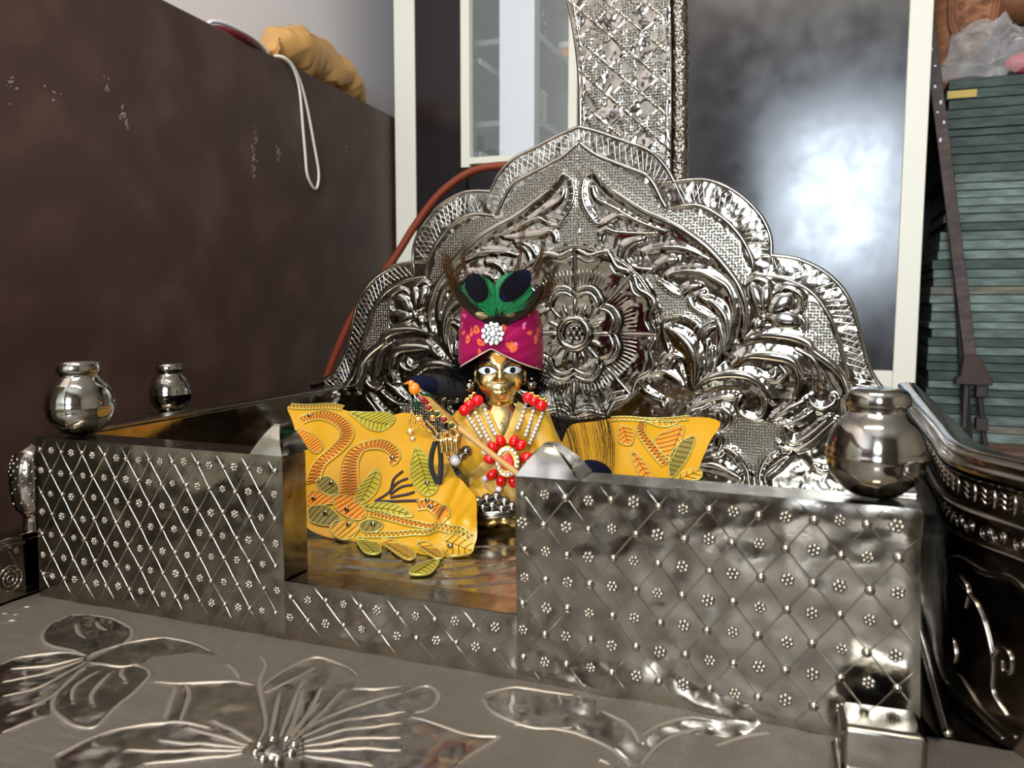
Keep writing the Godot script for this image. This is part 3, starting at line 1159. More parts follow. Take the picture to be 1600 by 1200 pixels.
func front_panel(t: Node, xa: float, xb: float, top: float, dx: float, dy: float, bs: float):
	var b := Mb.new()
	var flare := func(x: float, y: float) -> float: return x + x / 0.363 * 0.006 * (1.0 - y / 0.15)
	var w := xb - xa
	var nx := int(w / 0.003)
	var ny := int(top / 0.003)
	var pts := PackedVector3Array()
	var uvs := PackedVector2Array()
	for j in ny + 1:
		for i in nx + 1:
			var x := xa + w * i / nx
			var y := top * j / ny
			var edge := minf(minf(i, nx - i), minf(j, ny - j))
			var z := 0.0004 + dent(x, y, 0.00075, 26.0) * minf(1.0, edge * 0.34) + 0.0006 * minf(1.0, edge * 0.5)
			pts.append(Vector3(flare.call(x, y), y, z))
			uvs.append(Vector2(x, y))
	b.grid(pts, nx + 1, false, 1.0, uvs)
	if b.n[nx + 5].z < 0:
		for k in b.n.size():
			b.n[k] = -b.n[k]
	var xm := (xa + xb) / 2
	b.box(xf(Vector3(flare.call(xm, top / 2), top / 2, -0.0175)), Vector3(w, top - 0.0005, 0.035), 0.0018)
	var p := part("front_wall" if top > 0.1 else "front_sill", b, M.silver, t)
	# raised diagonal lines
	b = Mb.new()
	var rows := int(top / dy)
	var y0 := top - 0.012
	var nlat := int(w / dx)
	for d in [-1, 1]:
		for k in range(-2 * rows - 6, 2 * nlat + 2 * rows + 6):
			if k % 2:
				continue
			# line x = xa + k dx/... + d * dx/dy * (y0 - y)
			var line := PackedVector2Array()
			var steps := 60
			var prev := Vector2.ZERO
			for s in steps + 1:
				var y := top - 0.002 - (top - 0.004) * s / steps
				var x: float = xa + 0.006 + k * dx + d * dx / dy * (y0 - y)
				if x > xa + 0.002 and x < xb - 0.002:
					line.append(Vector2(flare.call(x, y), y))
			if line.size() > 3:
				var pl := PackedVector2Array([line[0]])
				var q := 4
				while q < line.size() - 1:
					pl.append(line[q])
					q += 4
				pl.append(line[line.size() - 1])
				pl = resample(pl, 0.006)
				if pl.size() < 3:
					continue
				var zs := PackedFloat32Array()
				for v in pl:
					zs.append(0.0012 + dent(v.x, v.y, 0.00075, 26.0))
				b.ridge(pl, xf(Vector3.ZERO), 0.0007, 0.0008, 0.0007, 0.9, 4, 0.0004, zs)
	part("lattice", b, M.silver_plain, p)
	for r in rows + 1:
		var y := y0 - r * dy
		if y < 0.006:
			continue
		var par := r % 2
		for k in range(0, nlat + 1):
			var x := xa + 0.006 + k * dx
			if x > xb - 0.004:
				continue
			var o := MeshInstance3D.new()
			var fl := (k + par) % 2 == 1
			o.mesh = flower_mesh if fl else boss_mesh
			o.name = "flower_boss" if fl else "boss"
			o.material_override = M.silver_plain
			o.position = Vector3(flare.call(x, y) + rng.randf_range(-1, 1) * 0.0011, y + rng.randf_range(-1, 1) * 0.0011, 0.001)
			o.position.z += dent(x, y, 0.00075, 26.0)
			o.rotation.z = rng.randf() * 3.0
			o.scale = Vector3.ONE * bs * rng.randf_range(0.88, 1.12)
			p.add_child(o, true)

func seat_floor(t: Node):
	var r := Relief.new(-0.344, 0.0, 0.344, 0.466, 0.002)
	r.m.fill(1)
	var strokes := [
		[-60, 60, -20, 95, 30, 120, 70, 130], [-90, 40, -40, 50, 20, 70, 60, 105], [-20, 20, 20, 50, 60, 100], [10, 15, 50, 45, 80, 100], [40, 10, 80, 40, 95, 90],
		[-95, 95, -60, 90, -20, 100], [-80, 20, -30, 25, 20, 45], [70, 150, 90, 170, 95, 200], [30, 170, 50, 190, 60, 230], [-10, 150, 20, 170, 40, 200]]
	for s in strokes:
		var p := PackedVector2Array()
		for k in range(0, s.size(), 2):
			p.append(Vector2(s[k], s[k + 1]) * 0.001)
		r.line(spline(p, 0.004), 0.001, 0.003, 0.001, 0.0012)
	for j in r.ny:
		for i in r.nx:
			r.h[j * r.nx + i] += dent(r.x0 + i * r.c, r.y0 + j * r.c, 0.0005, 24.0)
	# x stays x, the sheet's y runs to the back
	var x := Transform3D(Basis(Vector3(1, 0, 0), Vector3(0, 0, -1), Vector3(0, 1, 0)), Vector3(0, SEAT, -0.034))
	var o := part("seat_floor", r.build(x, [M.silver_seat], 1.0), null, t)
	var b := Mb.new()
	b.box(xf(Vector3(0, SEAT / 2 - 0.002, -0.267)), Vector3(0.68, SEAT - 0.006, 0.466), 0.0)
	part("seat_box", b, M.silver_dull, t)

func backrest(t: Node):
	var outer := half([OUTER, OUTER2, OUTER3])
	var inner := half([INNER, INNER2, INNER3])
	var op := both(outer)
	op.append(Vector2(0.415, 0.002))
	op.append(Vector2(-0.415, 0.002))
	op.reverse()
	var ipoly := both(inner)
	var at := xf(Vector3(0, 0, -BACK))
	var r := Relief.new(-0.418, 0.03, 0.418, 0.498, 0.00115)
	r.fill(op, 1)
	for s in STIPPLE:
		for m: float in [1.0, -1.0]:
			r.fill(mm(s, m), 2, 1)
	# round the rosette all is smooth
	var ro := Vector2(-0.004, 0.2325)
	var circ := PackedVector2Array()
	for k in 64:
		var a := TAU * k / 64
		circ.append(ro + Vector2(cos(a), sin(a)) * 0.118)
	r.fill(circ, 1, 2)
	# soft swelling round the scrolls
	for s in STROKES:
		var rad = s[0]
		for m: float in [1.0, -1.0]:
			var p := spline(mm(s[1], m), 0.006)
			var rr: float = rad[1] * 0.0022 + 0.002
			r.line(p, rr * 0.5, rr, rr * 0.6, rad[1] * 0.0003 + 0.0006)
	# the band with engraved cross lines, raised above the field
	var hatch := Mb.new()
	for m: float in [1.0, -1.0]:
		var oc := resample(outer, 0.0080)
		var ic := resample(inner, 0.0)
		for k in range(0, oc.size()):
			for d in [-1, 1]:
				var a := oc[k]
				# nearest inner point of a neighbour further along
				var k2 := clampi(k + d * 2, 0, oc.size() - 1)
				var best := inner[0]
				for q in inner:
					if q.distance_squared_to(oc[k2]) < best.distance_squared_to(oc[k2]):
						best = q
				if a.distance_to(best) < 0.045:
					var pa := Vector2(a.x * m, a.y)
					var pb := Vector2(best.x * m, best.y)
					hatch.ridge(PackedVector2Array([pa.lerp(pb, 0.03), pa.lerp(pb, 0.2), pa.lerp(pb, 0.75), pa.lerp(pb, 0.94)]), xf(Vector3(0, 0, -BACK + 0.0003)), 0.0008, 0.0009, 0.0008, 0.9, 4)
	# the dish of the rosette
	for j in r.ny:
		for i in r.nx:
			var k := j * r.nx + i
			if r.m[k] == 0:
				continue
			var x := r.x0 + i * r.c
			var y := r.y0 + j * r.c
			var q := Vector2(x, y).distance_to(ro)
			if q < 0.112:
				var lip := 0.110 - 0.003 * absf(sin(4.0 * atan2(y - ro.y, x - ro.x)))
				r.h[k] = 0.003 - 0.008 * sqrt(maxf(0.0, 1.0 - pow(q / lip, 2.0))) + dent(x, y, 0.0004, 40.0)
			elif r.m[k] == 1:
				r.h[k] += dent(x, y, 0.0004, 45.0)
	var sheet := part("backrest", r.build(at, [M.silver_plain, M.silver_stipple], 14.0), null, t)
	part("band_lattice", hatch, M.silver_bright, sheet)
	var b := Mb.new()
	b.plate(op, xf(Vector3(0, 0, -BACK - 0.030)), 0.0215, 0.001)
	part("back_plate", b, M.silver_dull, sheet)
	b = Mb.new()
	var path := PackedVector3Array()
	for p in both(outer):
		path.append(Vector3(p.x, p.y, -BACK - 0.001))
	b.tube(path, f1(0.0026), 8)
	var skirt := PackedVector3Array()
	for p in both(outer):
		skirt.append(Vector3(p.x, p.y, -BACK - 0.0005))
		skirt.append(Vector3(p.x, p.y, -BACK - 0.012))
	b.grid(skirt, 2, false, 1.0)
	part("rim", b, M.silver_bright, sheet)
	b = Mb.new()
	var ip := both(inner)
	for h in [1.0, -1.0]:
		for s in [INNER, INNER2, INNER3]:
			b.ridge(spline(mm(s, h), 0.004), at, 0.0022, 0.0030, 0.0022, 0.9)
	part("band_edge", b, M.silver_bright, sheet)
	# scrolls and leaf ribs
	for s in STROKES:
		var rad = s[0]
		for m: float in [1.0, -1.0]:
			b = Mb.new()
			b.ridge(spline(mm(s[1], m), 0.003), xf(Vector3(0, 0, -BACK + 0.0012)), rad[0] * 0.0009, rad[1] * 0.00098, rad[2] * 0.0009, rad[3] * 0.85, 8)
			part("leaf_scroll", b, M.silver_bright, sheet)
	for s in TICKS:
		for m: float in [1.0, -1.0]:
			b = Mb.new()
			var p := spline(mm(s[3], m), 0.001)
			for q in s[1]:
				var k := int((p.size() - 2) * (q + 0.5) / s[1])
				var d := (p[k + 1] - p[k]).normalized()
				var o := Vector2(-d.y, d.x) * 0.0045
				b.ridge(PackedVector2Array([p[k] - o, p[k], p[k] + o]), xf(Vector3(0, 0, -BACK + 0.002)), 0.0006, 0.0014, 0.0006, 1.0, 5)
			part("notched_edge", b, M.silver_bright, sheet)
	# corner flowers
	for m: float in [1.0, -1.0]:
		for pt in [[2195, 2945, 10], [2360, 2930, 10], [2650, 2800, 14], [2745, 2500, 13], [2230, 2400, 9]]:
			b = Mb.new()
			var c := Vector2(0.2344, 0.2561)
			var tip := Vector2(pt[0], pt[1]) * 0.0001
			var mid := c.lerp(tip, 0.58)
			var d := (tip - c).normalized()
			var ln := c.distance_to(tip) * 0.5
			var bs := Basis(Vector3(d.x * m, d.y, 0), Vector3(-d.y * m, d.x, 0) * m, Vector3(0, 0, 1))
			b.ell(sc(Vector3(mid.x * m, mid.y, -BACK + 0.001), Vector3(ln, pt[2] * 0.0009, 0.0045), bs), 16, 9)
			part("flower_petal", b, M.silver_bright, sheet)
		b = Mb.new()
		b.ell(sc(Vector3(0.2344 * m, 0.2555, -BACK + 0.003), Vector3(0.0065, 0.005, 0.006)), 14, 8)
		part("flower_centre", b, M.silver_bright, sheet)
	rosette(sheet, ro)

func resample(p: PackedVector2Array, step: float) -> PackedVector2Array:
	if step <= 0.0:
		return p
	var out := PackedVector2Array([p[0]])
	var left := step
	for k in p.size() - 1:
		var a := p[k]
		var d := p[k + 1] - a
		var l := d.length()
		var s := left
		while s < l:
			out.append(a + d * (s / l))
			s += step
		left = s - l
	return out

# a raised spoke of the rosette, following the hollow of its dish
func radial(b: Mb, d: Vector2, ra: float, rb: float, ro: Vector2, r0: float, rm: float, r1: float, sides: int):
	var p := PackedVector2Array()
	var zs := PackedFloat32Array()
	for k in 10:
		var q := lerpf(ra, rb, k / 9.0)
		p.append(d * q)
		zs.append(0.003 - 0.008 * sqrt(maxf(0.0, 1.0 - pow(q / 0.109, 2.0))))
	b.ridge(p, xf(Vector3(ro.x, ro.y, -BACK)), r0, rm, r1, 1.1, sides, 0.0005, zs)

func rosette(sheet: Node, ro: Vector2):
	var z := -BACK
	var at := xf(Vector3(ro.x, ro.y, z - 0.0035))
	# scalloped rim in eight bays of three waves
	for k in 8:
		var b := Mb.new()
		for ring in 2:
			var p := PackedVector2Array()
			for q in 25:
				var u := q / 24.0
				var a := TAU * (k + u) / 8.0
				var rad := 0.112 - ring * 0.0085 - 0.005 * absf(cos(u * PI)) + 0.0035 * cos(u * TAU * 2.0) - 0.002
				p.append(Vector2(sin(a), cos(a)) * rad)
			b.ridge(p, xf(Vector3(ro.x, ro.y, z + 0.001 - ring * 0.003)), 0.003, 0.0042 - ring * 0.0012, 0.003, 0.9, 6)
		part("rosette_rim", b, M.silver_bright, sheet)
		# lobe of the inner flower, a double line with notches
		b = Mb.new()
		for ring in 2:
			var p := PackedVector2Array()
			for q in 17:
				var u := q / 16.0
				var a := TAU * (k + u) / 8.0
				p.append(Vector2(sin(a), cos(a)) * (0.054 - ring * 0.0085 + 0.0105 * sin(u * PI)))
			b.ridge(p, xf(Vector3(ro.x, ro.y, z + 0.0005)), 0.0024, 0.0030, 0.0024, 1.1, 6)
		for q in range(2, 15):
			var u := q / 16.0
			var a := TAU * (k + u) / 8.0
			var rad := 0.0545 + 0.0105 * sin(u * PI)
			b.ridge(PackedVector2Array([Vector2(sin(a), cos(a)) * (rad - 0.007), Vector2(sin(a), cos(a)) * (rad - 0.004), Vector2(sin(a), cos(a)) * (rad - 0.001)]), xf(Vector3(ro.x, ro.y, z + 0.0003)), 0.0005, 0.0009, 0.0005, 1.0, 4)
		part("rosette_lobe", b, M.silver_bright, sheet)
		# rib between two bays
		b = Mb.new()
		var a := TAU * k / 8.0
		var dir := Vector2(sin(a), cos(a))
		radial(b, dir, 0.058, 0.109, ro, 0.0022, 0.0034, 0.0018, 6)
		part("rosette_rib", b, M.silver_bright, sheet)
		for q in range(1, 12):
			b = Mb.new()
			var aa := TAU * (k + q / 12.0) / 8.0
			var d2 := Vector2(sin(aa), cos(aa))
			var bulge := 0.010 * sin(q / 12.0 * PI)
			radial(b, d2, 0.0575 + bulge, 0.083 + bulge * 0.4, ro, 0.0008, 0.0014, 0.0005, 5)
			part("rosette_ray", b, M.silver_bright, sheet)
	for k in 16:
		var a := TAU * k / 16.0
		var d := Vector2(sin(a), cos(a))
		var b := Mb.new()
		var lng := 0.052 if k % 2 == 0 else 0.042
		radial(b, d, 0.0205, lng, ro, 0.0022, 0.0036, 0.0018, 6)
		part("rosette_petal", b, M.silver_bright, sheet)
	var b := Mb.new()
	var p := PackedVector3Array()
	for k in 40:
		var a := TAU * k / 40.0
		p.append(Vector3(ro.x + cos(a) * 0.0195, ro.y + sin(a) * 0.0195, z - 0.001))
	b.tube(p, f1(0.0052), 10, true)
	part("rosette_ring", b, M.silver_bright, sheet)
	for k in 7:
		b = Mb.new()
		var a := TAU * k / 6.0
		var rr := 0.0 if k == 6 else 0.0078
		b.ell(sc(Vector3(ro.x + cos(a) * rr, ro.y + sin(a) * rr, z - 0.002), Vector3(0.0036, 0.0036, 0.0045)), 12, 8)
		part("rosette_bead", b, M.silver_bright, sheet)

# ---------------------------------------------------------------- the platform under the throne
func platform():
	var t := thing("silver_dais", "large silver-clad platform with embossed flowers, curved rail and rope trim, under the throne", "platform")
	var b := Mb.new()
	b.box(xf(Vector3(0.095, -0.032, -0.1)), Vector3(1.01, 0.06, 1.06), 0.003)
	b.box(xf(Vector3(-0.48, -0.032, -0.40)), Vector3(0.16, 0.06, 0.40), 0.003)
	part("body", b, M.silver_rail, t)
	b = Mb.new()
	b.box(xf(Vector3(0.09, -0.406, -0.1)), Vector3(0.96, 0.688, 0.9), 0.004)
	part("plinth", b, M.dark_panel, t)
	# embossed sheet: smooth petals and raised lines on a hatched ground
	var r := Relief.new(-0.3775, -0.02, 0.47, 0.40, 0.0012)
	r.m.fill(2)
	for p in PLAT_PETALS:
		r.fill(mm(p), 1)
	for p in PLAT_LINES:
		r.line(spline(mm(p), 0.006), 0.0022, 0.0034, 0.0022, 0.0005)
	for j in r.ny:
		for i in r.nx:
			var k := j * r.nx + i
			if r.y0 + j * r.c > -0.05:
				r.h[k] += dent(r.x0 + i * r.c, r.y0 + j * r.c, 0.0011 if r.m[k] == 1 else 0.0005, 24.0)
	# centre boss of the big flower
	var x := Transform3D(Basis(Vector3(1, 0, 0), Vector3(0, 0, 1), Vector3(0, 1, 0)), Vector3.ZERO)
	part("embossed_sheet", r.build(x, [M.silver_petal, M.silver_hatch], 20.0), null, t)
	for p in PLAT_LINES:
		var lp := spline(mm(p), 0.005)
		var zs := PackedFloat32Array()
		for q in lp:
			var kk := clampi(int((q.y - r.y0) / r.c + 0.5), 0, r.ny - 1) * r.nx + clampi(int((q.x - r.x0) / r.c + 0.5), 0, r.nx - 1)
			zs.append(r.h[kk])
		b = Mb.new()
		b.ridge(lp, x, 0.0009, 0.0017, 0.0009, 0.75, 6, 0.0004, zs)
		part("embossed_line", b, M.silver_dust, t)
	b = Mb.new()
	b.ell(sc(Vector3(0.002, 0.0, 0.142), Vector3(0.010, 0.004, 0.010)), 20, 9)
	for k in 8:
		var a := TAU * k / 8
		b.ell(sc(Vector3(0.002 + cos(a) * 0.0115, 0.0005, 0.142 + sin(a) * 0.0115), Vector3(0.003, 0.003, 0.003)), 8, 6)
	part("flower_boss", b, M.silver_bright, t)
	# right rail: straight along the throne, then flaring outwards
	var path := spline(PackedVector2Array([Vector2(0.391, -0.56), Vector2(0.391, -0.4), Vector2(0.391, -0.2), Vector2(0.3925, -0.08), Vector2(0.42, -0.0228), Vector2(0.458, 0.03), Vector2(0.51, 0.085), Vector2(0.58, 0.14)]), 0.006)
	var prof := PackedVector2Array([Vector2(-0.016, 0.0), Vector2(-0.016, 0.1755), Vector2(-0.0145, 0.1775), Vector2(-0.012, 0.1765), Vector2(-0.0105, 0.178), Vector2(-0.008, 0.1768), Vector2(-0.0065, 0.1782), Vector2(-0.004, 0.177), Vector2(-0.0025, 0.1778), Vector2(0.001, 0.1765), Vector2(0.003, 0.174), Vector2(0.0035, 0.1725), Vector2(0.002, 0.171), Vector2(0.0045, 0.1685), Vector2(0.0062, 0.165), Vector2(0.0048, 0.1615), Vector2(0.0025, 0.160), Vector2(0.0015, 0.158), Vector2(0.0025, 0.142), Vector2(0.006, 0.140), Vector2(0.0065, 0.1375), Vector2(0.003, 0.1355), Vector2(0.0, 0.135), Vector2(0.0, 0.1215), Vector2(0.003, 0.120), Vector2(0.003, 0.118), Vector2(0.0, 0.1165), Vector2(0.0, 0.0)])
	var pts := PackedVector3Array()
	for k in path.size():
		var d := (path[mini(k + 1, path.size() - 1)] - path[maxi(k - 1, 0)]).normalized()
		var o := Vector2(-d.y, d.x)
		for q in prof:
			pts.append(Vector3(path[k].x + o.x * q.x, q.y, path[k].y + o.y * q.x))
	b = Mb.new()
	b.grid(pts, prof.size(), false, 1.0)
	var rail := part("side_rail", b, M.silver_rail, t)
	# ornaments on the rail: leaf motifs and ringed bosses, each on its own stretch
	var L := 0.0
	var nxt := 0.0
	var nr := 0.004
	for k in path.size() - 1:
		L += path[k].distance_to(path[k + 1])
		if path[k].y < -0.30 or path[k].y > 0.10:
			nxt = L
			nr = L
			continue
		var d := (path[k + 1] - path[k]).normalized()
		var bs := Basis(Vector3(d.x, 0, d.y), Vector3(0, 1, 0), Vector3(-d.y, 0, d.x))
		if L > nxt:
			nxt += 0.016
			b = Mb.new()
			var at := xf(Vector3(path[k].x, 0.150, path[k].y) + bs.z * 0.0024, bs)
			for w in 3:
				var wp := PackedVector2Array()
				for q in 9:
					var u := q / 8.0
					wp.append(Vector2(-0.0055 + 0.0105 * u, 0.0048 - w * 0.0036 + 0.0014 * sin(u * TAU * 1.2)))
				b.ridge(wp, at, 0.0006, 0.0012, 0.0006, 1.0, 5)
			b.ridge(PackedVector2Array([Vector2(0.0062, 0.007), Vector2(0.0075, 0.003), Vector2(0.0072, -0.003), Vector2(0.0055, -0.007)]), at, 0.0008, 0.0016, 0.0008, 1.1, 5)
			part("leaf_motif", b, M.silver_rail, rail)
		if L > nr:
			nr += 0.0135
			b = Mb.new()
			var at := xf(Vector3(path[k].x, 0.128, path[k].y) + bs.z * 0.0004, bs)
			for rad in [0.0046, 0.0023]:
				var cp := PackedVector3Array()
				for q in 16:
					cp.append(at * Vector3(cos(TAU * q / 16) * rad, sin(TAU * q / 16) * rad, 0))
				b.tube(cp, f1(0.0007), 5, true)
			part("ring_motif", b, M.silver_rail, rail)
	# scrolls and the bright arch on the flaring panel (along its face, in metres from its foot)
	var foot := Vector2(0.3925, -0.08)
	for s in [[[-10, 92, 5, 101, 20, 104, 40, 103, 60, 106, 80, 98], 2.2], [[2, 84, 12, 92, 24, 86, 22, 74], 1.5], [[10, 88, 35, 78, 48, 52, 50, 30, 62, 20], 1.5], [[48, 50, 54, 60, 62, 58, 63, 48, 57, 46, 56, 52], 1.3], [[-4, 40, 8, 46, 14, 36, 8, 28], 1.3], [[0, 20, 20, 26, 45, 14, 70, 10], 1.3], [[0, 12, 25, 14, 60, 4], 1.2]]:
		b = Mb.new()
		var wp := PackedVector2Array()
		for q in range(0, s[0].size(), 2):
			wp.append(Vector2(s[0][q], s[0][q + 1]) * 0.001)
		var along := PackedVector3Array()
		for q in spline(wp, 0.003):
			# walk along the rail's plan from its foot
			var i0 := 0
			while i0 < path.size() - 2 and path[i0].distance_to(foot) > 0.004:
				i0 += 1
			var left_over := q.x
			while left_over > 0.0 and i0 < path.size() - 2:
				left_over -= path[i0].distance_to(path[i0 + 1])
				i0 += 1
			while left_over < -0.004 and i0 > 1:
				left_over += path[i0].distance_to(path[i0 - 1])
				i0 -= 1
			var dd := (path[i0 + 1] - path[i0]).normalized()
			var pp := path[i0] + dd * left_over
			along.append(Vector3(pp.x - dd.y * 0.0004, q.y, pp.y + dd.x * 0.0004))
		b.tube(along, f1(s[1] * 0.0011), 7)
		part("panel_scroll", b, M.silver_rail, rail)
	# left kerb with rings, knob and rear post
	b = Mb.new()
	b.box(xf(Vector3(-0.3885, 0.03, -0.08)), Vector3(0.022, 0.06, 1.0), 0.003)
	b.box(xf(Vector3(-0.3775, 0.052, -0.08)), Vector3(0.004, 0.006, 0.998), 0.0018)
	var kerb := part("kerb", b, M.silver_plain, t)
	for k in 4:
		b = Mb.new()
		for rad in [0.0115, 0.007, 0.003]:
			var cp := PackedVector3Array()
			for q in 24:
				cp.append(Vector3(-0.3772, 0.022 + cos(TAU * q / 24) * rad, 0.022 + k * 0.04 + sin(TAU * q / 24) * rad))
			b.tube(cp, f1(0.0011), 6, true)
		part("ring_motif", b, M.silver_rail, kerb)
	b = Mb.new()
	b.lathe(spline(PackedVector2Array([Vector2(0.011, 0.058), Vector2(0.010, 0.072), Vector2(0.016, 0.080), Vector2(0.0195, 0.098), Vector2(0.0185, 0.118), Vector2(0.012, 0.134), Vector2(0.0005, 0.140)]), 0.003), 30, xf(Vector3(-0.3865, 0, -0.013)))
	for k in 150:
		var yy := 0.084 + 0.046 * (k / 150.0)
		var a := k * 2.39996
		var rr := 0.0185 if yy < 0.118 else 0.0185 - (yy - 0.118) * 0.35
		if yy < 0.095:
			rr = 0.0172
		b.ell(sc(Vector3(-0.3865 + cos(a) * rr, yy, -0.013 + sin(a) * rr), Vector3(0.0016, 0.0016, 0.0016)), 6, 4)
	part("dotted_knob", b, M.silver_rail, t)
	b = Mb.new()
	b.box(xf(Vector3(-0.502, 0.062, -0.311)), Vector3(0.05, 0.132, 0.05), 0.004)
	part("corner_post", b, M.silver_rail, t)
	b = Mb.new()
	b.lathe(pot_profile(), 40, sc(Vector3(-0.502, 0.127, -0.311), Vector3(0.9, 0.98, 0.9)), 0.05, 22)
	part("finial", b, M.silver_bright, t)
	# stub at the near right corner
	b = Mb.new()
	b.box(xf(Vector3(0.344, 0.018, 0.044), Basis(Vector3.UP, 0.06)), Vector3(0.044, 0.040, 0.034), 0.004)
	b.box(xf(Vector3(0.344, 0.006, 0.046), Basis(Vector3.UP, 0.06)), Vector3(0.050, 0.016, 0.040), 0.003)
	part("corner_stub", b, M.silver_plain, t)

func arch_post():
	var t := thing("silver_arch_post", "tall silver post with engraved diamond lattice rising behind the throne back", "post")
	var left := spline(PackedVector2Array([Vector2(-0.055, 0.0), Vector2(-0.055, 0.3), Vector2(-0.057, 0.52), Vector2(-0.061, 0.63), Vector2(-0.078, 0.727), Vector2(-0.108, 0.83), Vector2(-0.15, 0.93), Vector2(-0.2, 1.02)]), 0.01)
	var right := spline(PackedVector2Array([Vector2(0.08, 0.0), Vector2(0.082, 0.4), Vector2(0.080, 0.6), Vector2(0.075, 0.72), Vector2(0.062, 0.83), Vector2(0.03, 0.95), Vector2(-0.02, 1.08)]), 0.01)
	var poly := PackedVector2Array()
	poly.append_array(left)
	var rv := right.duplicate()
	rv.reverse()
	poly.append_array(rv)
	var r := Relief.new(-0.21, 0.36, 0.10, 1.06, 0.0016)
	r.fill(poly, 1)
	var ux := 0.0245
	var uy := 0.0220
	for i in range(-14, 14):
		for j in range(0, 34):
			if (i + j) % 2 == 0 and j % 2 == 0:
				var c := Vector2(0.012 + i * ux, 0.40 + j * uy)
				r.fill(PackedVector2Array([c + Vector2(ux, 0) * 0.97, c + Vector2(0, uy) * 0.97, c - Vector2(ux, 0) * 0.97, c - Vector2(0, uy) * 0.97]), 2, 1)
	for d in [-1, 1]:
		for i in range(-60, 60):
			if i % 2:
				var a := Vector2(0.012 + i * ux, 0.36)
				var e := a + Vector2(d * ux, uy) * 32.0
				r.line(PackedVector2Array([a, a.lerp(e, 0.25), a.lerp(e, 0.5), a.lerp(e, 0.75), e]), 0.0012, 0.0012, 0.0012, 0.0012)
	for j in r.ny:
		for i in r.nx:
			r.h[j * r.nx + i] += dent(r.x0 + i * r.c, r.y0 + j * r.c, 0.0011, 34.0)
	# plain border strip along both edges
	for s in [left, right]:
		var p := PackedVector2Array()
		for q in s:
			p.append(q + Vector2(0.006 if s == left else -0.006, 0))
		r.line(p, 0.0012, 0.0012, 0.0012, 0.0018)
	var z := -0.7
	var b := Mb.new()
	var body := part("post_face", r.build(xf(Vector3(0, 0, z)), [M.silver_plain, M.silver_stipple], 12.0), null, t)
	b = Mb.new()
	b.plate(poly, xf(Vector3(0, 0, z - 0.045)), 0.0445, 0.001)
	part("post_body", b, M.silver_dull, t)
	b = Mb.new()
	var path := PackedVector3Array()
	var rr := PackedFloat32Array()
	for q in spline(right, 0.004):
		path.append(Vector3(q.x + 0.010, q.y, z - 0.014))
		rr.append(0.0125 + 0.0018 * noise.get_noise_2d(q.y * 90.0, 1.0))
	b.tube(path, rr, 18)
	part("rolled_rim", b, M.silver_foil, t)
	b = Mb.new()
	path = PackedVector3Array()
	for q in left:
		path.append(Vector3(q.x, q.y, z - 0.004))
	b.tube(path, f1(0.004), 8)
	part("rolled_rim", b, M.silver_plain, t)

# ---------------------------------------------------------------- behind and beside the throne
func background():
	door()
	cabinet()
	ledge_things()
	boards()
	clamp_tool()
	carved_statue()
	bag_on_boards()
	var t := thing("orange_hose", "orange plastic hose bent in an arc behind the throne back", "hose")
	var b := Mb.new()
	var path := spline3(v3([-0.10, 0.53, -1.06, -0.22, 0.555, -1.09, -0.33, 0.559, -1.1, -0.41, 0.552, -1.1, -0.485, 0.511, -1.1, -0.548, 0.445, -1.1, -0.605, 0.369, -1.1, -0.698, 0.262, -1.1, -0.751, 0.174, -1.1, -0.80, 0.05, -1.1, -0.83, -0.2, -1.1, -0.82, -0.5, -1.1, -0.70, -0.741, -1.1]), 0.02)
	b.tube(path, f1(0.0085), 12)
	part("tube", b, M.orange, t)
	b = Mb.new()
	b.tube(spline3(v3([-0.10, 0.53, -1.06, 0.05, 0.45, -1.0, 0.2, 0.2, -1.0, 0.3, -0.2, -1.0, 0.35, -0.741, -1.05]), 0.03), f1(0.0085), 12)
	part("tube", b, M.orange, t)

func door():
	var d := Node3D.new()
	d.name = "door_1"
	add_child(d, true)
	d.set_meta("kind", "structure")
	var z := -1.82
	# leaf round the glazed opening (x -0.74 to -0.40, above y 0.705)
	var b := Mb.new()
	b.box(xf(Vector3(-0.825, 1.22, z)), Vector3(0.18, 2.25, 0.036), 0.0)
	b.box(xf(Vector3(0.035, 1.22, z)), Vector3(0.87, 2.25, 0.036), 0.0)
	b.box(xf(Vector3(-0.567, 0.40, z)), Vector3(0.35, 0.61, 0.036), 0.0)
	part("door_panel", b, M.dark_panel, d)
	b = Mb.new()
	b.box(xf(Vector3(-0.949, 1.195, z)), Vector3(0.073, 2.30, 0.046), 0.003)
	part("stile", b, M.cream, d)
	b = Mb.new()
	b.box(xf(Vector3(0.4915, 1.195, z)), Vector3(0.055, 2.30, 0.046), 0.003)
	part("stile", b, M.cream, d)
	b = Mb.new()
	b.box(xf(Vector3(-0.23, 0.0735, z)), Vector3(1.39, 0.053, 0.0455), 0.003)
	part("bottom_rail", b, M.cream, d)
	b = Mb.new()
	b.box(xf(Vector3(-0.24, 2.38, z)), Vector3(1.52, 0.14, 0.06), 0.003)
	part("head_rail", b, M.cream, d)
	# dark back wall face and the strip of dado that meets the door
	b = Mb.new()
	b.box(xf(Vector3(0.9, 0.85, -2.585)), Vector3(3.6, 3.2, 0.03), 0.0)
	struct("trim_1", b, M.black)

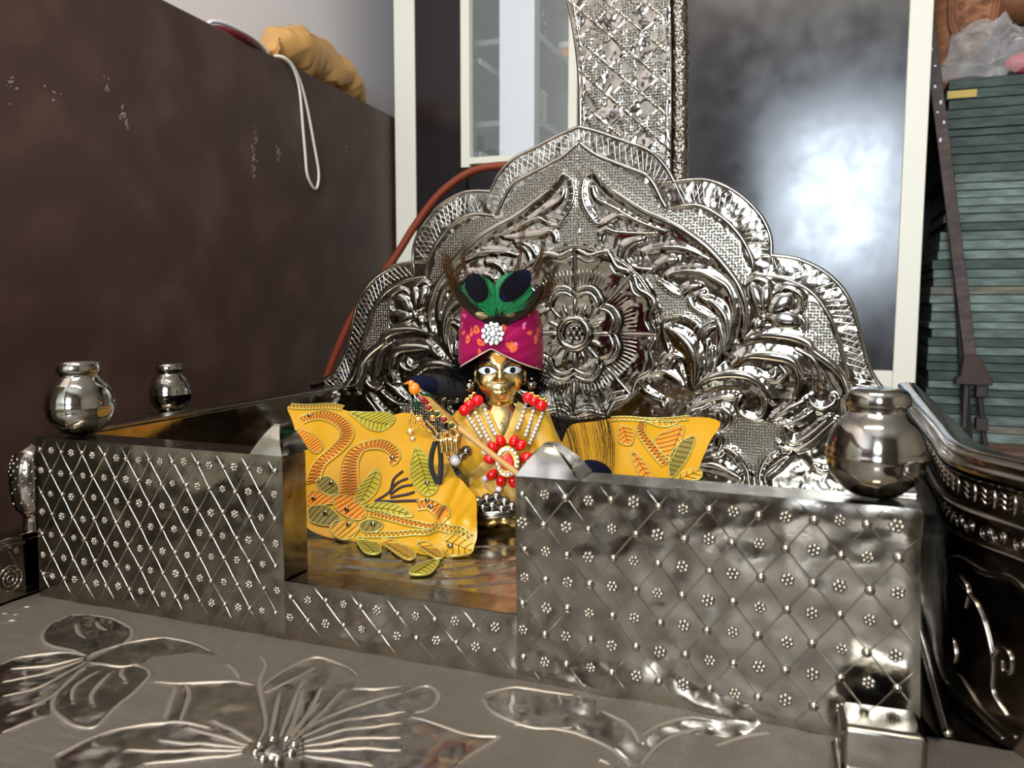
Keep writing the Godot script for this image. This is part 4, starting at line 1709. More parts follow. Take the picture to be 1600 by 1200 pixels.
func cabinet():
	var t := thing("glass_cabinet", "white framed glass cabinet set in the dark door, shelves behind its pane", "cabinet")
	var z := -1.80
	var b := Mb.new()
	b.box(xf(Vector3(-0.739, 1.45, z)), Vector3(0.030, 1.54, 0.03), 0.003)
	b.box(xf(Vector3(-0.402, 1.45, z)), Vector3(0.028, 1.54, 0.03), 0.003)
	b.box(xf(Vector3(-0.5705, 0.699, z)), Vector3(0.365, 0.021, 0.031), 0.003)
	b.box(xf(Vector3(-0.5705, 2.21, z)), Vector3(0.365, 0.021, 0.031), 0.003)
	part("frame", b, M.cream, t)
	b = Mb.new()
	b.box(xf(Vector3(-0.5705, 1.45, -1.812)), Vector3(0.33, 1.5, 0.004), 0.0)
	part("pane", b, M.glass, t)
	b = Mb.new()
	b.box(xf(Vector3(-0.60, 1.45, -2.545)), Vector3(0.80, 1.75, 0.02), 0.0)
	b.box(xf(Vector3(-0.99, 1.45, -2.19)), Vector3(0.02, 1.75, 0.70), 0.0)
	b.box(xf(Vector3(-0.21, 1.45, -2.19)), Vector3(0.02, 1.75, 0.70), 0.0)
	b.box(xf(Vector3(-0.60, 0.585, -2.19)), Vector3(0.80, 0.02, 0.70), 0.0)
	b.box(xf(Vector3(-0.60, 2.32, -2.19)), Vector3(0.80, 0.02, 0.70), 0.0)
	part("carcass", b, M.grey_paint, t)
	b = Mb.new()
	b.box(xf(Vector3(-0.601, 1.45, -1.885)), Vector3(0.114, 1.72, 0.05), 0.002)
	part("upright", b, M.white_gloss, t)
	for s in [[-0.747, -0.985, 1.036], [-0.548, -0.80, 1.090], [-0.557, -0.80, 0.842], [-0.747, -0.985, 0.75], [-0.55, -0.8, 1.36], [-0.747, -0.985, 1.36]]:
		b = Mb.new()
		b.box(xf(Vector3((s[0] + s[1]) / 2, s[2] - 0.009, -2.225)), Vector3(s[0] - s[1], 0.018, 0.62), 0.001)
		part("shelf", b, M.grey_paint, t)
		b = Mb.new()
		b.box(xf(Vector3(s[0] + 0.001, s[2] - 0.009, -2.225)), Vector3(0.004, 0.020, 0.62), 0.001)
		part("shelf_edge", b, M.white_gloss, t)
	# the few things on the shelves
	var o := thing("ornate_box", "white carved box on the lower shelf behind the glass", "box", Vector3(-0.60, 0.842, -1.99))
	b = Mb.new()
	b.box(xf(Vector3(0, 0.052, 0)), Vector3(0.07, 0.104, 0.10), 0.003)
	part("box", b, M.white_gloss, o)
	b = Mb.new()
	for i in 4:
		for j in 6:
			b.ell(sc(Vector3(0.036, 0.012 + j * 0.016, -0.036 + i * 0.024), Vector3(0.003, 0.007, 0.010)), 8, 5)
			b.ell(sc(Vector3(-0.026 + i * 0.018, 0.012 + j * 0.016, 0.051), Vector3(0.008, 0.007, 0.003)), 8, 5)
	part("carving", b, M.cream, o)
	o = thing("dark_figurine", "small dark metal figurine on the upper shelf behind the glass", "figurine", Vector3(-0.585, 1.090, -2.02))
	b = Mb.new()
	b.lathe(spline(PackedVector2Array([Vector2(0.03, 0), Vector2(0.032, 0.015), Vector2(0.02, 0.03), Vector2(0.03, 0.06), Vector2(0.024, 0.09), Vector2(0.012, 0.105), Vector2(0.018, 0.125), Vector2(0.014, 0.145), Vector2(0.0005, 0.155)]), 0.006), 16, xf(Vector3.ZERO))
	part("body", b, M.steel, o)
	b = Mb.new()
	b.ell(sc(Vector3(0.025, 0.055, 0.01), Vector3(0.012, 0.012, 0.014)), 10, 7)
	b.ell(sc(Vector3(0.018, 0.085, 0.015), Vector3(0.009, 0.018, 0.009)), 10, 7)
	part("arm", b, M.silver_plain, o)
	o = thing("orange_jar", "orange jar with a pale lid on the upper shelf behind the glass", "jar", Vector3(-0.588, 1.0905, -2.31))
	b = Mb.new()
	b.lathe(spline(PackedVector2Array([Vector2(0.0005, 0), Vector2(0.026, 0.001), Vector2(0.029, 0.01), Vector2(0.029, 0.05), Vector2(0.022, 0.062), Vector2(0.022, 0.068), Vector2(0.0005, 0.069)]), 0.005), 20, xf(Vector3.ZERO))
	part("body", b, M.jar_orange, o)
	b = Mb.new()
	b.lathe(spline(PackedVector2Array([Vector2(0.0005, 0.066), Vector2(0.025, 0.066), Vector2(0.025, 0.084), Vector2(0.0005, 0.085)]), 0.004), 20, xf(Vector3.ZERO))
	part("lid", b, M.cream, o)

# sharp folds: ridged noise at two scales, and a sideways wander
func crumple(pts: PackedVector3Array, amp: float, s: float) -> void:
	for k in pts.size():
		var p := pts[k] * s
		var a := 1.0 - absf(noise.get_noise_3d(p.x, p.y, p.z)) * 2.0
		var b := 1.0 - absf(noise.get_noise_3d(p.x * 2.1 + 7.0, p.y * 2.1, p.z * 2.1)) * 2.0
		pts[k] += Vector3(noise.get_noise_3d(p.y, p.z, p.x + 3.0), a * 0.8 + b * 0.5 - 0.7, noise.get_noise_3d(p.z + 9.0, p.x, p.y) + b * 0.4) * amp

func ledge_things():
	var wp := Vector3(-0.996, 0, -1.8)
	var yaw := deg_to_rad(4.3)
	var t := thing("tan_plastic_bag", "crumpled tan plastic bag lying on the ledge of the brown wall", "bag", wp, yaw)
	# along the ledge: s, top height, half width
	var spine := [[0.615, 0.872, 0.012], [0.60, 0.915, 0.035], [0.565, 0.965, 0.05], [0.50, 0.985, 0.062], [0.43, 0.982, 0.07], [0.35, 0.982, 0.072], [0.27, 0.968, 0.07], [0.20, 0.93, 0.06], [0.15, 0.895, 0.045], [0.12, 0.872, 0.02]]
	var sp := PackedVector3Array()
	for q in spine:
		sp.append(Vector3(q[0], q[1], q[2]))
	sp = spline3(sp, 0.006)
	var pts := PackedVector3Array()
	for q in sp:
		for k in 28:
			var a := TAU * k / 28
			var hh := (q.y - 0.862) / 2
			var y := 0.862 + hh + hh * sin(a) * (0.8 + 0.2 * absf(sin(a)))
			pts.append(Vector3(-0.055 + q.z * cos(a), y, q.x))
	crumple(pts, 0.012, 7.5)
	for k in pts.size():
		pts[k].y = maxf(pts[k].y, 0.8585)
	var b := Mb.new()
	b.grid(pts, 28, true, 1.0)
	if b.n[28 * 20 + 7].y < 0:
		for k in b.n.size():
			b.n[k] = -b.n[k]
	part("sack", b, M.tan_plastic, t)
	b = Mb.new()
	pts = PackedVector3Array()
	for i in 12:
		for j in 14:
			var u := i / 11.0
			var v := j / 13.0 - 0.5
			pts.append(Vector3(-0.03 + 0.02 * u, 0.890 - 0.008 * u + v * 0.05 * (0.4 + u), 0.588 + 0.03 * u))
	crumple(pts, 0.008, 30.0)
	b.grid(pts, 14, false, 1.0)
	part("gathered_mouth", b, M.tan_plastic, t)
	var c := thing("maroon_dish", "dark maroon dish with a white rim, tipped on the wall ledge beside the bag", "dish", wp, yaw)
	b = Mb.new()
	b.ell(sc(Vector3(-0.035, 0.861, 0.757), Vector3(0.042, 0.021, 0.098)), 30, 13)
	part("bowl", b, M.maroon, c)
	b = Mb.new()
	var rim := PackedVector3Array()
	for k in 25:
		var a := PI * k / 24.0
		rim.append(Vector3(-0.022, 0.8612 + 0.024 * sin(a), 0.757 + 0.112 * cos(a)))
	b.tube(rim, f1(0.0045), 8)
	part("rim", b, M.white_gloss, c)
	var d := thing("white_cord", "white cord hanging in a long loop from the ledge down the brown wall", "cord", wp, yaw)
	b = Mb.new()
	b.tube(spline3(v3([-0.012, 0.8625, 0.634, 0.004, 0.8605, 0.622, 0.0085, 0.845, 0.585, 0.0075, 0.80, 0.556, 0.007, 0.711, 0.543, 0.007, 0.65, 0.535, 0.007, 0.60, 0.528, 0.007, 0.575, 0.508, 0.007, 0.567, 0.489, 0.007, 0.58, 0.475, 0.007, 0.615, 0.470, 0.007, 0.68, 0.490, 0.0072, 0.764, 0.520, 0.0085, 0.82, 0.552, 0.010, 0.851, 0.59, 0.003, 0.8625, 0.620, -0.012, 0.8625, 0.628]), 0.006), f1(0.0034), 8)
	part("cord", b, M.white_cord, d)

func boards():
	var r := RandomNumberGenerator.new()
	r.seed = 12
	var y := -0.105
	var cols := [M.board_a, M.board_b, M.board_c, M.board_d]
	var stack := []
	var k := 0
	while y < 0.842:
		var th := r.randf_range(0.0195, 0.0275)
		var left := 0.572 - 0.01 * r.randf()
		if y > 0.38:
			left = lerpf(0.572, 0.596, (y - 0.38) / 0.2) + r.randf_range(0.0, 0.01)
		if y > 0.60:
			left = 0.572 + r.randf() * 0.012
		var wd := r.randf_range(0.83, 0.88)
		var b := Mb.new()
		b.box(xf(Vector3(wd / 2, th / 2 - 0.0008, -0.2)), Vector3(wd, th - 0.0016, 0.40), 0.0016)
		var o := part("green_board", b, cols[(r.randi() % 3) if y < 0.62 else 1] if r.randf() > 0.12 or y > 0.62 else M.board_d, self)
		o.position = Vector3(left, y, -2.0 + r.randf_range(-0.006, 0.004))
		if y > 0.79 and y < 0.82:
			o.material_override = M.board_b
			b = Mb.new()
			b.box(xf(Vector3(0.038, th * 0.5, 0.0003)), Vector3(0.07, th * 0.75, 0.002), 0.0008)
			part("paint_patch", b, M.yellow_paint, o)
		tag(o, "", "board", "green boards in the tall stack")
		stack.append(o)
		y += th
		k += 1
	top_y = y
	var ones := ["", "first", "second", "third", "fourth", "fifth", "sixth", "seventh", "eighth", "ninth", "tenth", "eleventh", "twelfth", "thirteenth", "fourteenth", "fifteenth", "sixteenth", "seventeenth", "eighteenth", "nineteenth"]
	var tens := ["", "", "twenty", "thirty", "forty", "fifty"]
	var exact := ["", "", "twentieth", "thirtieth", "fortieth", "fiftieth"]
	for q in stack.size():
		var n: int = stack.size() - q
		var word: String = ones[n] if n < 20 else (exact[n / 10] if n % 10 == 0 else tens[n / 10] + "-" + ones[n % 10])
		var m = stack[q].material_override
		var look := "dark green" if m == M.board_b else ("grey brown" if m == M.board_d else ("pale teal" if m == M.board_c else "teal green"))
		var mark := " with yellow paint" if stack[q].get_child_count() else ""
		stack[q].set_meta("label", "%s board%s, %s from the top of the stack behind the clamp" % [look, mark, word])
	# dark trestle that carries the stack
	var t := thing("wooden_trestle", "low brown wooden trestle under the stack of green boards", "trestle")
	var b := Mb.new()
	b.box(xf(Vector3(1.0, -0.125, -2.2)), Vector3(1.0, 0.04, 0.7), 0.003)
	part("top", b, M.brown_wood, t)
	for sx in [0.56, 1.44]:
		for sz in [-1.92, -2.48]:
			b = Mb.new()
			b.box(xf(Vector3(sx, -0.4475, sz)), Vector3(0.06, 0.605, 0.06), 0.003)
			part("leg", b, M.brown_wood, t)
	t = thing("wood_block", "dark brown block of wood lying at the foot of the board stack", "block")
	b = Mb.new()
	b.box(xf(Vector3(0.570, -0.0625, -1.935), Basis(Vector3.UP, 0.1)), Vector3(0.07, 0.085, 0.07), 0.004)
	part("block", b, M.rust, t)
	b = Mb.new()
	b.lathe(PackedVector2Array([Vector2(0.0005, 0), Vector2(0.018, 0), Vector2(0.018, 0.01), Vector2(0.013, 0.012), Vector2(0.0005, 0.012)]), 16, xf(Vector3(0.585, -0.06, -1.8985), Basis(Vector3.RIGHT, PI / 2)))
	part("bolt_head", b, M.steel, t)
var top_y := 0.85

func clamp_tool():
	var t := thing("bar_clamp", "long rusty bar clamp leaning in front of the green boards", "clamp")
	var a := Vector3(0.505, 1.09, -1.93)
	var e := Vector3(0.668, 0.07, -1.93)
	var d := (e - a).normalized()
	var bs := Basis(d, Vector3(d.y, -d.x, 0) * -1.0, Vector3(0, 0, 1))
	bs = Basis(d, Vector3(0, 0, 1).cross(d), Vector3(0, 0, 1))
	var b := Mb.new()
	b.box(xf((a + e) / 2, bs), Vector3(a.distance_to(e), 0.030, 0.010), 0.002)
	part("bar", b, M.rust_bar, t)
	b = Mb.new()
	for k in 8:
		b.ell(sc(a.lerp(e, 0.13 + 0.037 * k + 0.012 * sin(k * 5.0)) + Vector3(0.008 * sin(k * 3.3), 0, 0.005), Vector3(0.0035, 0.0045 * (1.0 + 0.4 * sin(k * 2.1)), 0.002)), 8, 5)
	part("paint_drop", b, M.white_gloss, t)
	# second dark leg of the frame behind the bar
	b = Mb.new()
	b.box(xf(Vector3(0.643, 0.146, -1.955), Basis(Vector3(0, 0, 1), 0.10)), Vector3(0.022, 0.49, 0.012), 0.002)
	part("brace", b, M.black, t)
	b = Mb.new()
	b.plate(PackedVector2Array([Vector2(-0.024, 0.05), Vector2(0.012, 0.05), Vector2(0.040, -0.010), Vector2(0.046, -0.010), Vector2(0.046, -0.028), Vector2(-0.040, -0.028), Vector2(-0.040, -0.012), Vector2(-0.030, -0.005)]), xf(Vector3(0.664, 0.088, -1.945)), 0.04, 0.003)
	part("jaw", b, M.rust, t)
	b = Mb.new()
	b.box(xf(Vector3(0.688, 0.045, -1.93)), Vector3(0.028, 0.036, 0.03), 0.003)
	b.box(xf(Vector3(0.652, 0.0, -1.93)), Vector3(0.012, 0.12, 0.02), 0.002)
	b.box(xf(Vector3(0.692, -0.045, -1.93)), Vector3(0.030, 0.036, 0.03), 0.003)
	part("nut_block", b, M.steel, t)
	b = Mb.new()
	var p := PackedVector3Array()
	var rr := PackedFloat32Array()
	for k in 80:
		p.append(Vector3(0.684 + 0.020 * k / 79.0, 0.04 - 0.143 * k / 79.0, -1.93))
		rr.append(0.0072 + 0.0014 * sin(k * TAU / 4.0))
	b.tube(p, rr, 10)
	part("screw", b, M.steel, t)

func carved_statue():
	var o := Vector3(0.632, top_y, -2.18)
	var t := thing("carved_statue", "carved reddish brown elephant statue with ornate cloth, standing on the board stack", "statue", o)
	var f := func(p: Vector3) -> float:
		var d := cone(p, Vector3(-0.036, 0.006, 0.03), Vector3(-0.040, 0.075, 0.03), 0.030, 0.033)
		d = smin(d, cone(p, Vector3(-0.040, 0.085, 0.03), Vector3(-0.035, 0.20, 0.02), 0.037, 0.055), 0.012)
		d = smin(d, cone(p, Vector3(0.0, 0.29, -0.05), Vector3(0.29, 0.31, -0.05), 0.12, 0.115), 0.05)
		d = smin(d, cone(p, Vector3(-0.03, 0.006, -0.12), Vector3(-0.03, 0.2, -0.1), 0.033, 0.05), 0.02)
		d = smin(d, cone(p, Vector3(0.37, 0.006, 0.02), Vector3(0.34, 0.2, 0.0), 0.033, 0.06), 0.02)
		d = smin(d, cone(p, Vector3(0.37, 0.006, -0.12), Vector3(0.34, 0.2, -0.1), 0.033, 0.06), 0.02)
		d = smin(d, cone(p, Vector3(0.40, 0.40, -0.05), Vector3(0.46, 0.44, -0.05), 0.085, 0.08), 0.04)
		d = smin(d, cone(p, Vector3(0.52, 0.40, -0.04), Vector3(0.56, 0.15, -0.02), 0.05, 0.03), 0.03)
		return maxf(d, 0.0006 - p.y)
	var b := nets(Vector3(-0.14, -0.03, -0.21), Vector3(0.63, 0.55, 0.11), 0.011, f)
	part("body", b, M.terracotta, t)
	# hanging cloth with a pointed lower edge, border and scrolls
	var poly := PackedVector2Array([Vector2(-0.052, 0.30), Vector2(-0.050, 0.18), Vector2(-0.032, 0.125), Vector2(-0.010, 0.085), Vector2(0.008, 0.062), Vector2(0.030, 0.085), Vector2(0.058, 0.13), Vector2(0.072, 0.19), Vector2(0.080, 0.30)])
	b = Mb.new()
	b.plate(poly, xf(Vector3(0, 0, 0.064)), 0.02, 0.003)
	var cl := part("saddle_cloth", b, M.terracotta, t)
	b = Mb.new()
	var edge := PackedVector2Array()
	for p in spline(PackedVector2Array([poly[0], poly[1], poly[2], poly[3], poly[4], poly[5], poly[6], poly[7], poly[8]]), 0.004):
		edge.append(p.lerp(Vector2(0.012, 0.25), 0.06))
	b.ridge(edge, xf(Vector3(0, 0, 0.084)), 0.006, 0.006, 0.006, 0.9)
	edge = PackedVector2Array()
	for p in spline(PackedVector2Array([poly[0], poly[1], poly[2], poly[3], poly[4], poly[5], poly[6], poly[7], poly[8]]), 0.004):
		edge.append(p.lerp(Vector2(0.012, 0.25), 0.24))
	b.ridge(edge, xf(Vector3(0, 0, 0.084)), 0.003, 0.003, 0.003, 0.9)
	part("border", b, M.terracotta_dark, cl)
	for s in [[0.0, 0.12, 0.010], [0.018, 0.135, 0.011], [0.008, 0.16, 0.012], [-0.018, 0.175, 0.011], [0.035, 0.175, 0.012], [0.008, 0.20, 0.012], [-0.02, 0.215, 0.011], [0.04, 0.22, 0.012], [0.01, 0.245, 0.012]]:
		b = Mb.new()
		var sp := PackedVector2Array()
		for q in 30:
			var a := q * 0.42
			sp.append(Vector2(s[0], s[1]) + Vector2(cos(a), sin(a)) * s[2] * (1.0 - q / 34.0))
		b.ridge(sp, xf(Vector3(0, 0, 0.0835)), 0.002, 0.0028, 0.0012, 1.1)
		part("carved_scroll", b, M.terracotta_dark, cl)
	b = Mb.new()
	var rp := PackedVector3Array()
	for k in 24:
		var a := TAU * k / 24
		rp.append(Vector3(-0.039 + cos(a) * 0.034, 0.081, 0.03 + sin(a) * 0.034))
	b.tube(rp, f1(0.006), 8, true)
	part("anklet", b, M.terracotta, t)

func bag_on_boards():
	var t := thing("clear_plastic_bag", "crumpled clear plastic bag with something pink inside, on top of the board stack", "bag", Vector3(0.712, top_y, -2.035))
	var b := Mb.new()
	var pts := PackedVector3Array()
	for i in 30:
		for k in 44:
			var a := TAU * k / 44
			var u := i / 29.0
			var r := sin(u * PI * 0.5 + 0.02)
			var lob := 1.0 + 0.18 * cos(a * 2.0 + 0.5) + 0.08 * cos(a * 5.0)
			pts.append(Vector3(cos(a) * 0.135 * r * lob, 0.004 + 0.135 * pow(cos(u * PI * 0.5), 0.8) * (1.0 - 0.2 * cos(a)), sin(a) * 0.045 * r * lob))
	crumple(pts, 0.026, 10.0)
	for k in pts.size():
		pts[k].y = maxf(pts[k].y, 0.0008)
	b.grid(pts, 44, true, 1.0)
	if b.n[44 * 3].y < 0:
		for k in b.n.size():
			b.n[k] = -b.n[k]
	part("film", b, M.clear_film, t)
	b = Mb.new()
	b.ell(sc(Vector3(0.055, 0.032, 0.01), Vector3(0.055, 0.028, 0.028)), 20, 11)
	part("contents", b, M.pink, t)

# ---------------------------------------------------------------- the idol (its own frame, millimetres, facing the viewer)
const IDOL_AT := Vector3(0.0, 0.047, -0.25)
const IDOL_YAW := 0.3735
const HX := -7.0

func P(x: float, y: float, z: float) -> Vector3:
	return Vector3(x, y, z) * 0.001
func pl(a: Array, z: float) -> PackedVector3Array:
	var out := PackedVector3Array()
	for k in range(0, a.size(), 2):
		out.append(P(a[k], a[k + 1], z))
	return out
func ithing(called: String, label: String, category: String, group := "") -> Node3D:
	return thing(called, label, category, IDOL_AT, IDOL_YAW, group)

func head_sdf(p: Vector3) -> float:
	var d := elli(p, Vector3(HX, 166, -5), Vector3(25.5, 30, 26))
	d = smin(d, elli(p, Vector3(HX, 147, -1), Vector3(23.0, 21, 20.5)), 10)
	var q := Vector3(absf(p.x - HX), p.y, p.z)
	d = smin(d, elli(q, Vector3(12.5, 144, 9.5), Vector3(9.5, 9, 9)), 7)
	d = smin(d, elli(q, Vector3(0, 129.0, 10.5), Vector3(10.0, 6.5, 7.0)), 8)
	# lips
	d = smin(d, elli(q, Vector3(0, 137, 15), Vector3(10, 7, 6)), 5)
	d = smin(d, cone(q, Vector3(0, 138.6, 20.6), Vector3(8.0, 139.6, 16.6), 1.7, 0.9), 1.5)
	d = smin(d, cone(q, Vector3(0, 134.6, 20.2), Vector3(6.0, 135.8, 17.0), 2.0, 1.0), 1.5)
	d = maxf(d, 0.9 - cone(q, Vector3(0, 136.7, 21.6), Vector3(9.0, 137.9, 17.0), 0.0, 0.0))
	# eye hollows, brows, nose
	d = smin(d, cone(q, Vector3(3.5, 163.0, 20.0), Vector3(12, 165.5, 18.5), 1.5, 1.5), 3.0)
	d = smin(d, cone(q, Vector3(12, 165.5, 18.5), Vector3(21, 162.5, 10.5), 1.5, 1.2), 3.0)
	d = smin(d, cone(q, Vector3(0, 163, 19.5), Vector3(0, 150.5, 25.0), 2.0, 3.4), 3.5)
	d = smin(d, elli(q, Vector3(3.6, 148.9, 21.5), Vector3(2.6, 2.2, 3.0)), 2.0)
	# ears
	d = smin(d, elli(q, Vector3(25.5, 151, -2), Vector3(4.2, 11, 6.5)), 3)
	d = maxf(d, -elli(q, Vector3(29.5, 152, 2), Vector3(2.5, 7, 3)))
	d = smin(d, cone(p, Vector3(HX, 112, -4), Vector3(HX, 134, -3), 14, 14.5), 5)
	return d

func body_sdf(p: Vector3) -> float:
	var d := cone(p, Vector3(-7, 26, -8), Vector3(-7, 92, -6), 38, 27)
	d = smin(d, cone(p, Vector3(-38, 101, -6), Vector3(24, 103, -6), 14, 14), 14)
	d = smin(d, cone(p, Vector3(-7, 100, -4), Vector3(-7, 118, -4), 16, 14.5), 8)
	# arms
	d = smin(d, cone(p, Vector3(-41, 99, -4), Vector3(-36, 66, 18), 13, 11), 6)
	d = smin(d, cone(p, Vector3(-36, 66, 18), Vector3(-55, 80, 36), 10.5, 7.5), 4)
	d = smin(d, cone(p, Vector3(29, 101, -4), Vector3(46, 68, 8), 13, 11), 6)
	d = smin(d, cone(p, Vector3(46, 68, 8), Vector3(20, 58, 40), 10.5, 7.5), 4)
	# folded legs
	d = smin(d, cone(p, Vector3(-20, 20, 5), Vector3(-50, 18, 36), 19, 15), 10)
	d = smin(d, cone(p, Vector3(-50, 18, 36), Vector3(-16, 14, 50), 14, 10), 5)
	d = smin(d, cone(p, Vector3(8, 20, 5), Vector3(40, 18, 34), 19, 15), 10)
	d = smin(d, cone(p, Vector3(40, 18, 34), Vector3(6, 14, 52), 14, 10), 5)
	d = smin(d, cone(p, Vector3(-16, 20, 52), Vector3(-2, 17, 60), 9, 7), 5)
	return d

func hand_sdf(p: Vector3) -> float:
	# left fist below the flute: palm, four curled fingers, thumb
	var d := elli(p, Vector3(-57, 90, 40), Vector3(9.5, 10.5, 8.5))
	d = smin(d, cone(p, Vector3(-54, 79, 35), Vector3(-56, 86, 38), 7.5, 8), 4)
	for k in 4:
		var x := -64.0 + k * 4.8
		var top := 96.5 + (1.5 if k == 1 or k == 2 else 0.0)
		d = smin(d, cone(p, Vector3(x, top, 43), Vector3(x, top - 6, 50), 3.0, 2.9), 1.0)
		d = smin(d, cone(p, Vector3(x, top - 6, 50), Vector3(x + 0.5, 80.5 + k * 0.4, 47.5), 2.7, 2.4), 0.7)
		d = smin(d, cone(p, Vector3(x + 0.5, 80.5 + k * 0.4, 47.5), Vector3(x + 1.0, 82, 42), 2.3, 2.1), 0.7)
	d = smin(d, cone(p, Vector3(-49, 88, 40), Vector3(-46, 97, 45), 3.4, 3.0), 2.0)
	d = smin(d, cone(p, Vector3(-46, 97, 45), Vector3(-50, 104, 49), 2.8, 2.3), 1.0)
	return d

func robe_sdf(p: Vector3) -> float:
	var d := cone(p, Vector3(-7, 22, -8), Vector3(-7, 90, -6), 44, 31)
	d = smin(d, cone(p, Vector3(-38, 99, -6), Vector3(24, 101, -6), 18, 18), 12)
	d = smin(d, cone(p, Vector3(-41, 98, -4), Vector3(-35, 66, 18), 17, 15.5), 8)
	d = smin(d, cone(p, Vector3(-35, 66, 18), Vector3(-42, 71, 25), 15, 12.5), 5)
	d = smin(d, cone(p, Vector3(29, 100, -4), Vector3(46, 67, 8), 17.5, 16), 8)
	d = smin(d, cone(p, Vector3(46, 67, 8), Vector3(26, 59, 36), 15, 12), 6)
	# lap
	d = smin(d, cone(p, Vector3(-18, 18, 6), Vector3(-48, 16, 36), 23, 20), 12)
	d = smin(d, cone(p, Vector3(8, 18, 6), Vector3(40, 16, 34), 23, 20), 12)
	d += 0.9 * sin(p.x * 0.45 + p.y * 0.22) * sin(p.y * 0.12 + p.z * 0.1)
	# open neck
	var w := (p.y - 84.0) * 0.42
	var cut := maxf(absf(p.x + 4.0 - (118.0 - p.y) * 0.10) - w, -(p.z - 2.0))
	d = maxf(d, -maxf(cut, 84.0 - p.y))
	d = maxf(d, p.y - 116.0)
	return d

func robe_front(x: float, y: float) -> float:
	var z := 75.0
	for k in 60:
		var d := minf(robe_sdf(Vector3(x, y, z)), body_sdf(Vector3(x, y, z)))
		if d < 0.15:
			break
		z -= maxf(0.2, d * 0.8)
		if z < 0:
			break
	return z

func face_z(x: float, y: float) -> float:
	var z := 34.0
	for k in 60:
		var d := head_sdf(Vector3(x, y, z))
		if d < 0.05:
			break
		z -= maxf(0.08, d * 0.8)
		if z < -10:
			break
	return z

func scale_mb(b: Mb) -> Mb:
	for k in b.v.size():
		b.v[k] *= 0.001
		b.uv[k] *= 0.001
	return b

# thin paint or inlay that follows the face
func face_patch(poly: PackedVector2Array, lift: float) -> Mb:
	var b := Mb.new()
	var c := Vector2.ZERO
	for q in poly:
		c += q
	c /= poly.size()
	var rings := 5
	var pts := PackedVector3Array()
	for r in rings + 1:
		var u := 1.0 - float(r) / rings
		for k in poly.size():
			var q := c + (poly[k] - c) * maxf(u, 0.01)
			pts.append(P(q.x, q.y, face_z(q.x, q.y) + (lift if r > 0 else -0.2)))
	b.grid(pts, poly.size(), true, 1.0)
	if b.n[poly.size() * 2].z < 0:
		for k in b.n.size():
			b.n[k] = -b.n[k]
	return b

func idol():
	var t := ithing("brass_idol", "small brass idol with large painted eyes, pink turban and yellow robe, seated on the throne", "statue")
	var b := nets(Vector3(-80, 0, -60), Vector3(72, 122, 72), 2.4, body_sdf)
	b.add(nets(Vector3(-45, 110, -40), Vector3(31, 200, 32), 1.25, head_sdf))
	b.add(nets(Vector3(-74, 72, 26), Vector3(-40, 110, 58), 0.85, hand_sdf))
	part("body", scale_mb(b), M.brass, t)
	eyes(t)
	# sandal paste marks
	var heart := PackedVector2Array()
	for k in 26:
		var a := TAU * k / 26
		heart.append(Vector2(-7.5 + 8.2 * pow(absf(sin(a)), 0.9) * signf(sin(a)), 171.0 + 4.6 * cos(a) - 2.6 * cos(2 * a) + 2.0 * absf(sin(a)) * 0.5))
	part("tilak", face_patch(heart, 0.5), M.paste, t)
	var blot := PackedVector2Array()
	for k in 18:
		var a := TAU * k / 18
		var r := 3.6 * (1.0 + 0.3 * sin(a * 3.0 + 1.0))
		blot.append(Vector2(10.5 + r * 0.8 * cos(a), 146.0 + r * 1.2 * sin(a)))
	part("cheek_mark", face_patch(blot, 0.35), M.paste, t)
	# dark seam and dots on the chest
	b = Mb.new()
	var seam := PackedVector3Array()
	for k in 12:
		var y := 116.0 - k * 2.6
		var x := 3.0 - k * 0.35
		var z := 40.0
		while body_sdf(Vector3(x, y, z)) > 0.1 and z > 0:
			z -= 0.2
		seam.append(P(x, y, z))
	b.tube(seam, f1(0.0005), 5)
	for q in [[-3, 108], [-5, 104], [-3, 101], [-2, 97], [-4, 94]]:
		var z := 40.0
		while body_sdf(Vector3(q[0], q[1], z)) > 0.1 and z > 0:
			z -= 0.2
		b.ell(sc(P(q[0], q[1], z), Vector3.ONE * 0.0007), 6, 4)
	part("chest_engraving", b, M.ink, t)
	hair(t)
	for s in [[-38.0, 139.5], [25.5, 141.5]]:
		b = Mb.new()
		b.ell(sc(P(s[0], s[1], 4), Vector3(0.0056, 0.0056, 0.0056)), 16, 10)
		b.lathe(PackedVector2Array([Vector2(0.0015, -0.001), Vector2(0.0022, 0.001), Vector2(0.0008, 0.003)]), 10, xf(P(s[0], s[1] + 5, 3)))
		part("earring", b, M.silver_bright, t)
	# robe
	b = nets(Vector3(-86, 0, -62), Vector3(76, 122, 78), 2.0, robe_sdf)
	var rb := part("robe", scale_mb(b), M.yellow_cloth, t)
	ribbon(rb, "gold_trim", [-27, 118, -20, 106, -11, 93, -4, 84], 6.0, 1.2)
	ribbon(rb, "gold_trim", [15, 122, 9, 108, 4, 96, -1, 85], 8.5, 1.2)
	ribbon(rb, "gold_trim", [-47, 40, -36, 50, -26, 58, -14, 69], 11.0, 1.6)
	ribbon(rb, "gold_trim", [-52, 101, -44, 96, -36, 90, -28, 84], 8.0, 1.4)
	ribbon(rb, "gold_trim", [12, 30, 10, 42, 8, 56], 10.0, 1.4)
	turban(t)
	brooch()
	feathers()
	necklace()
	flute()
	trinkets()
	cloth()

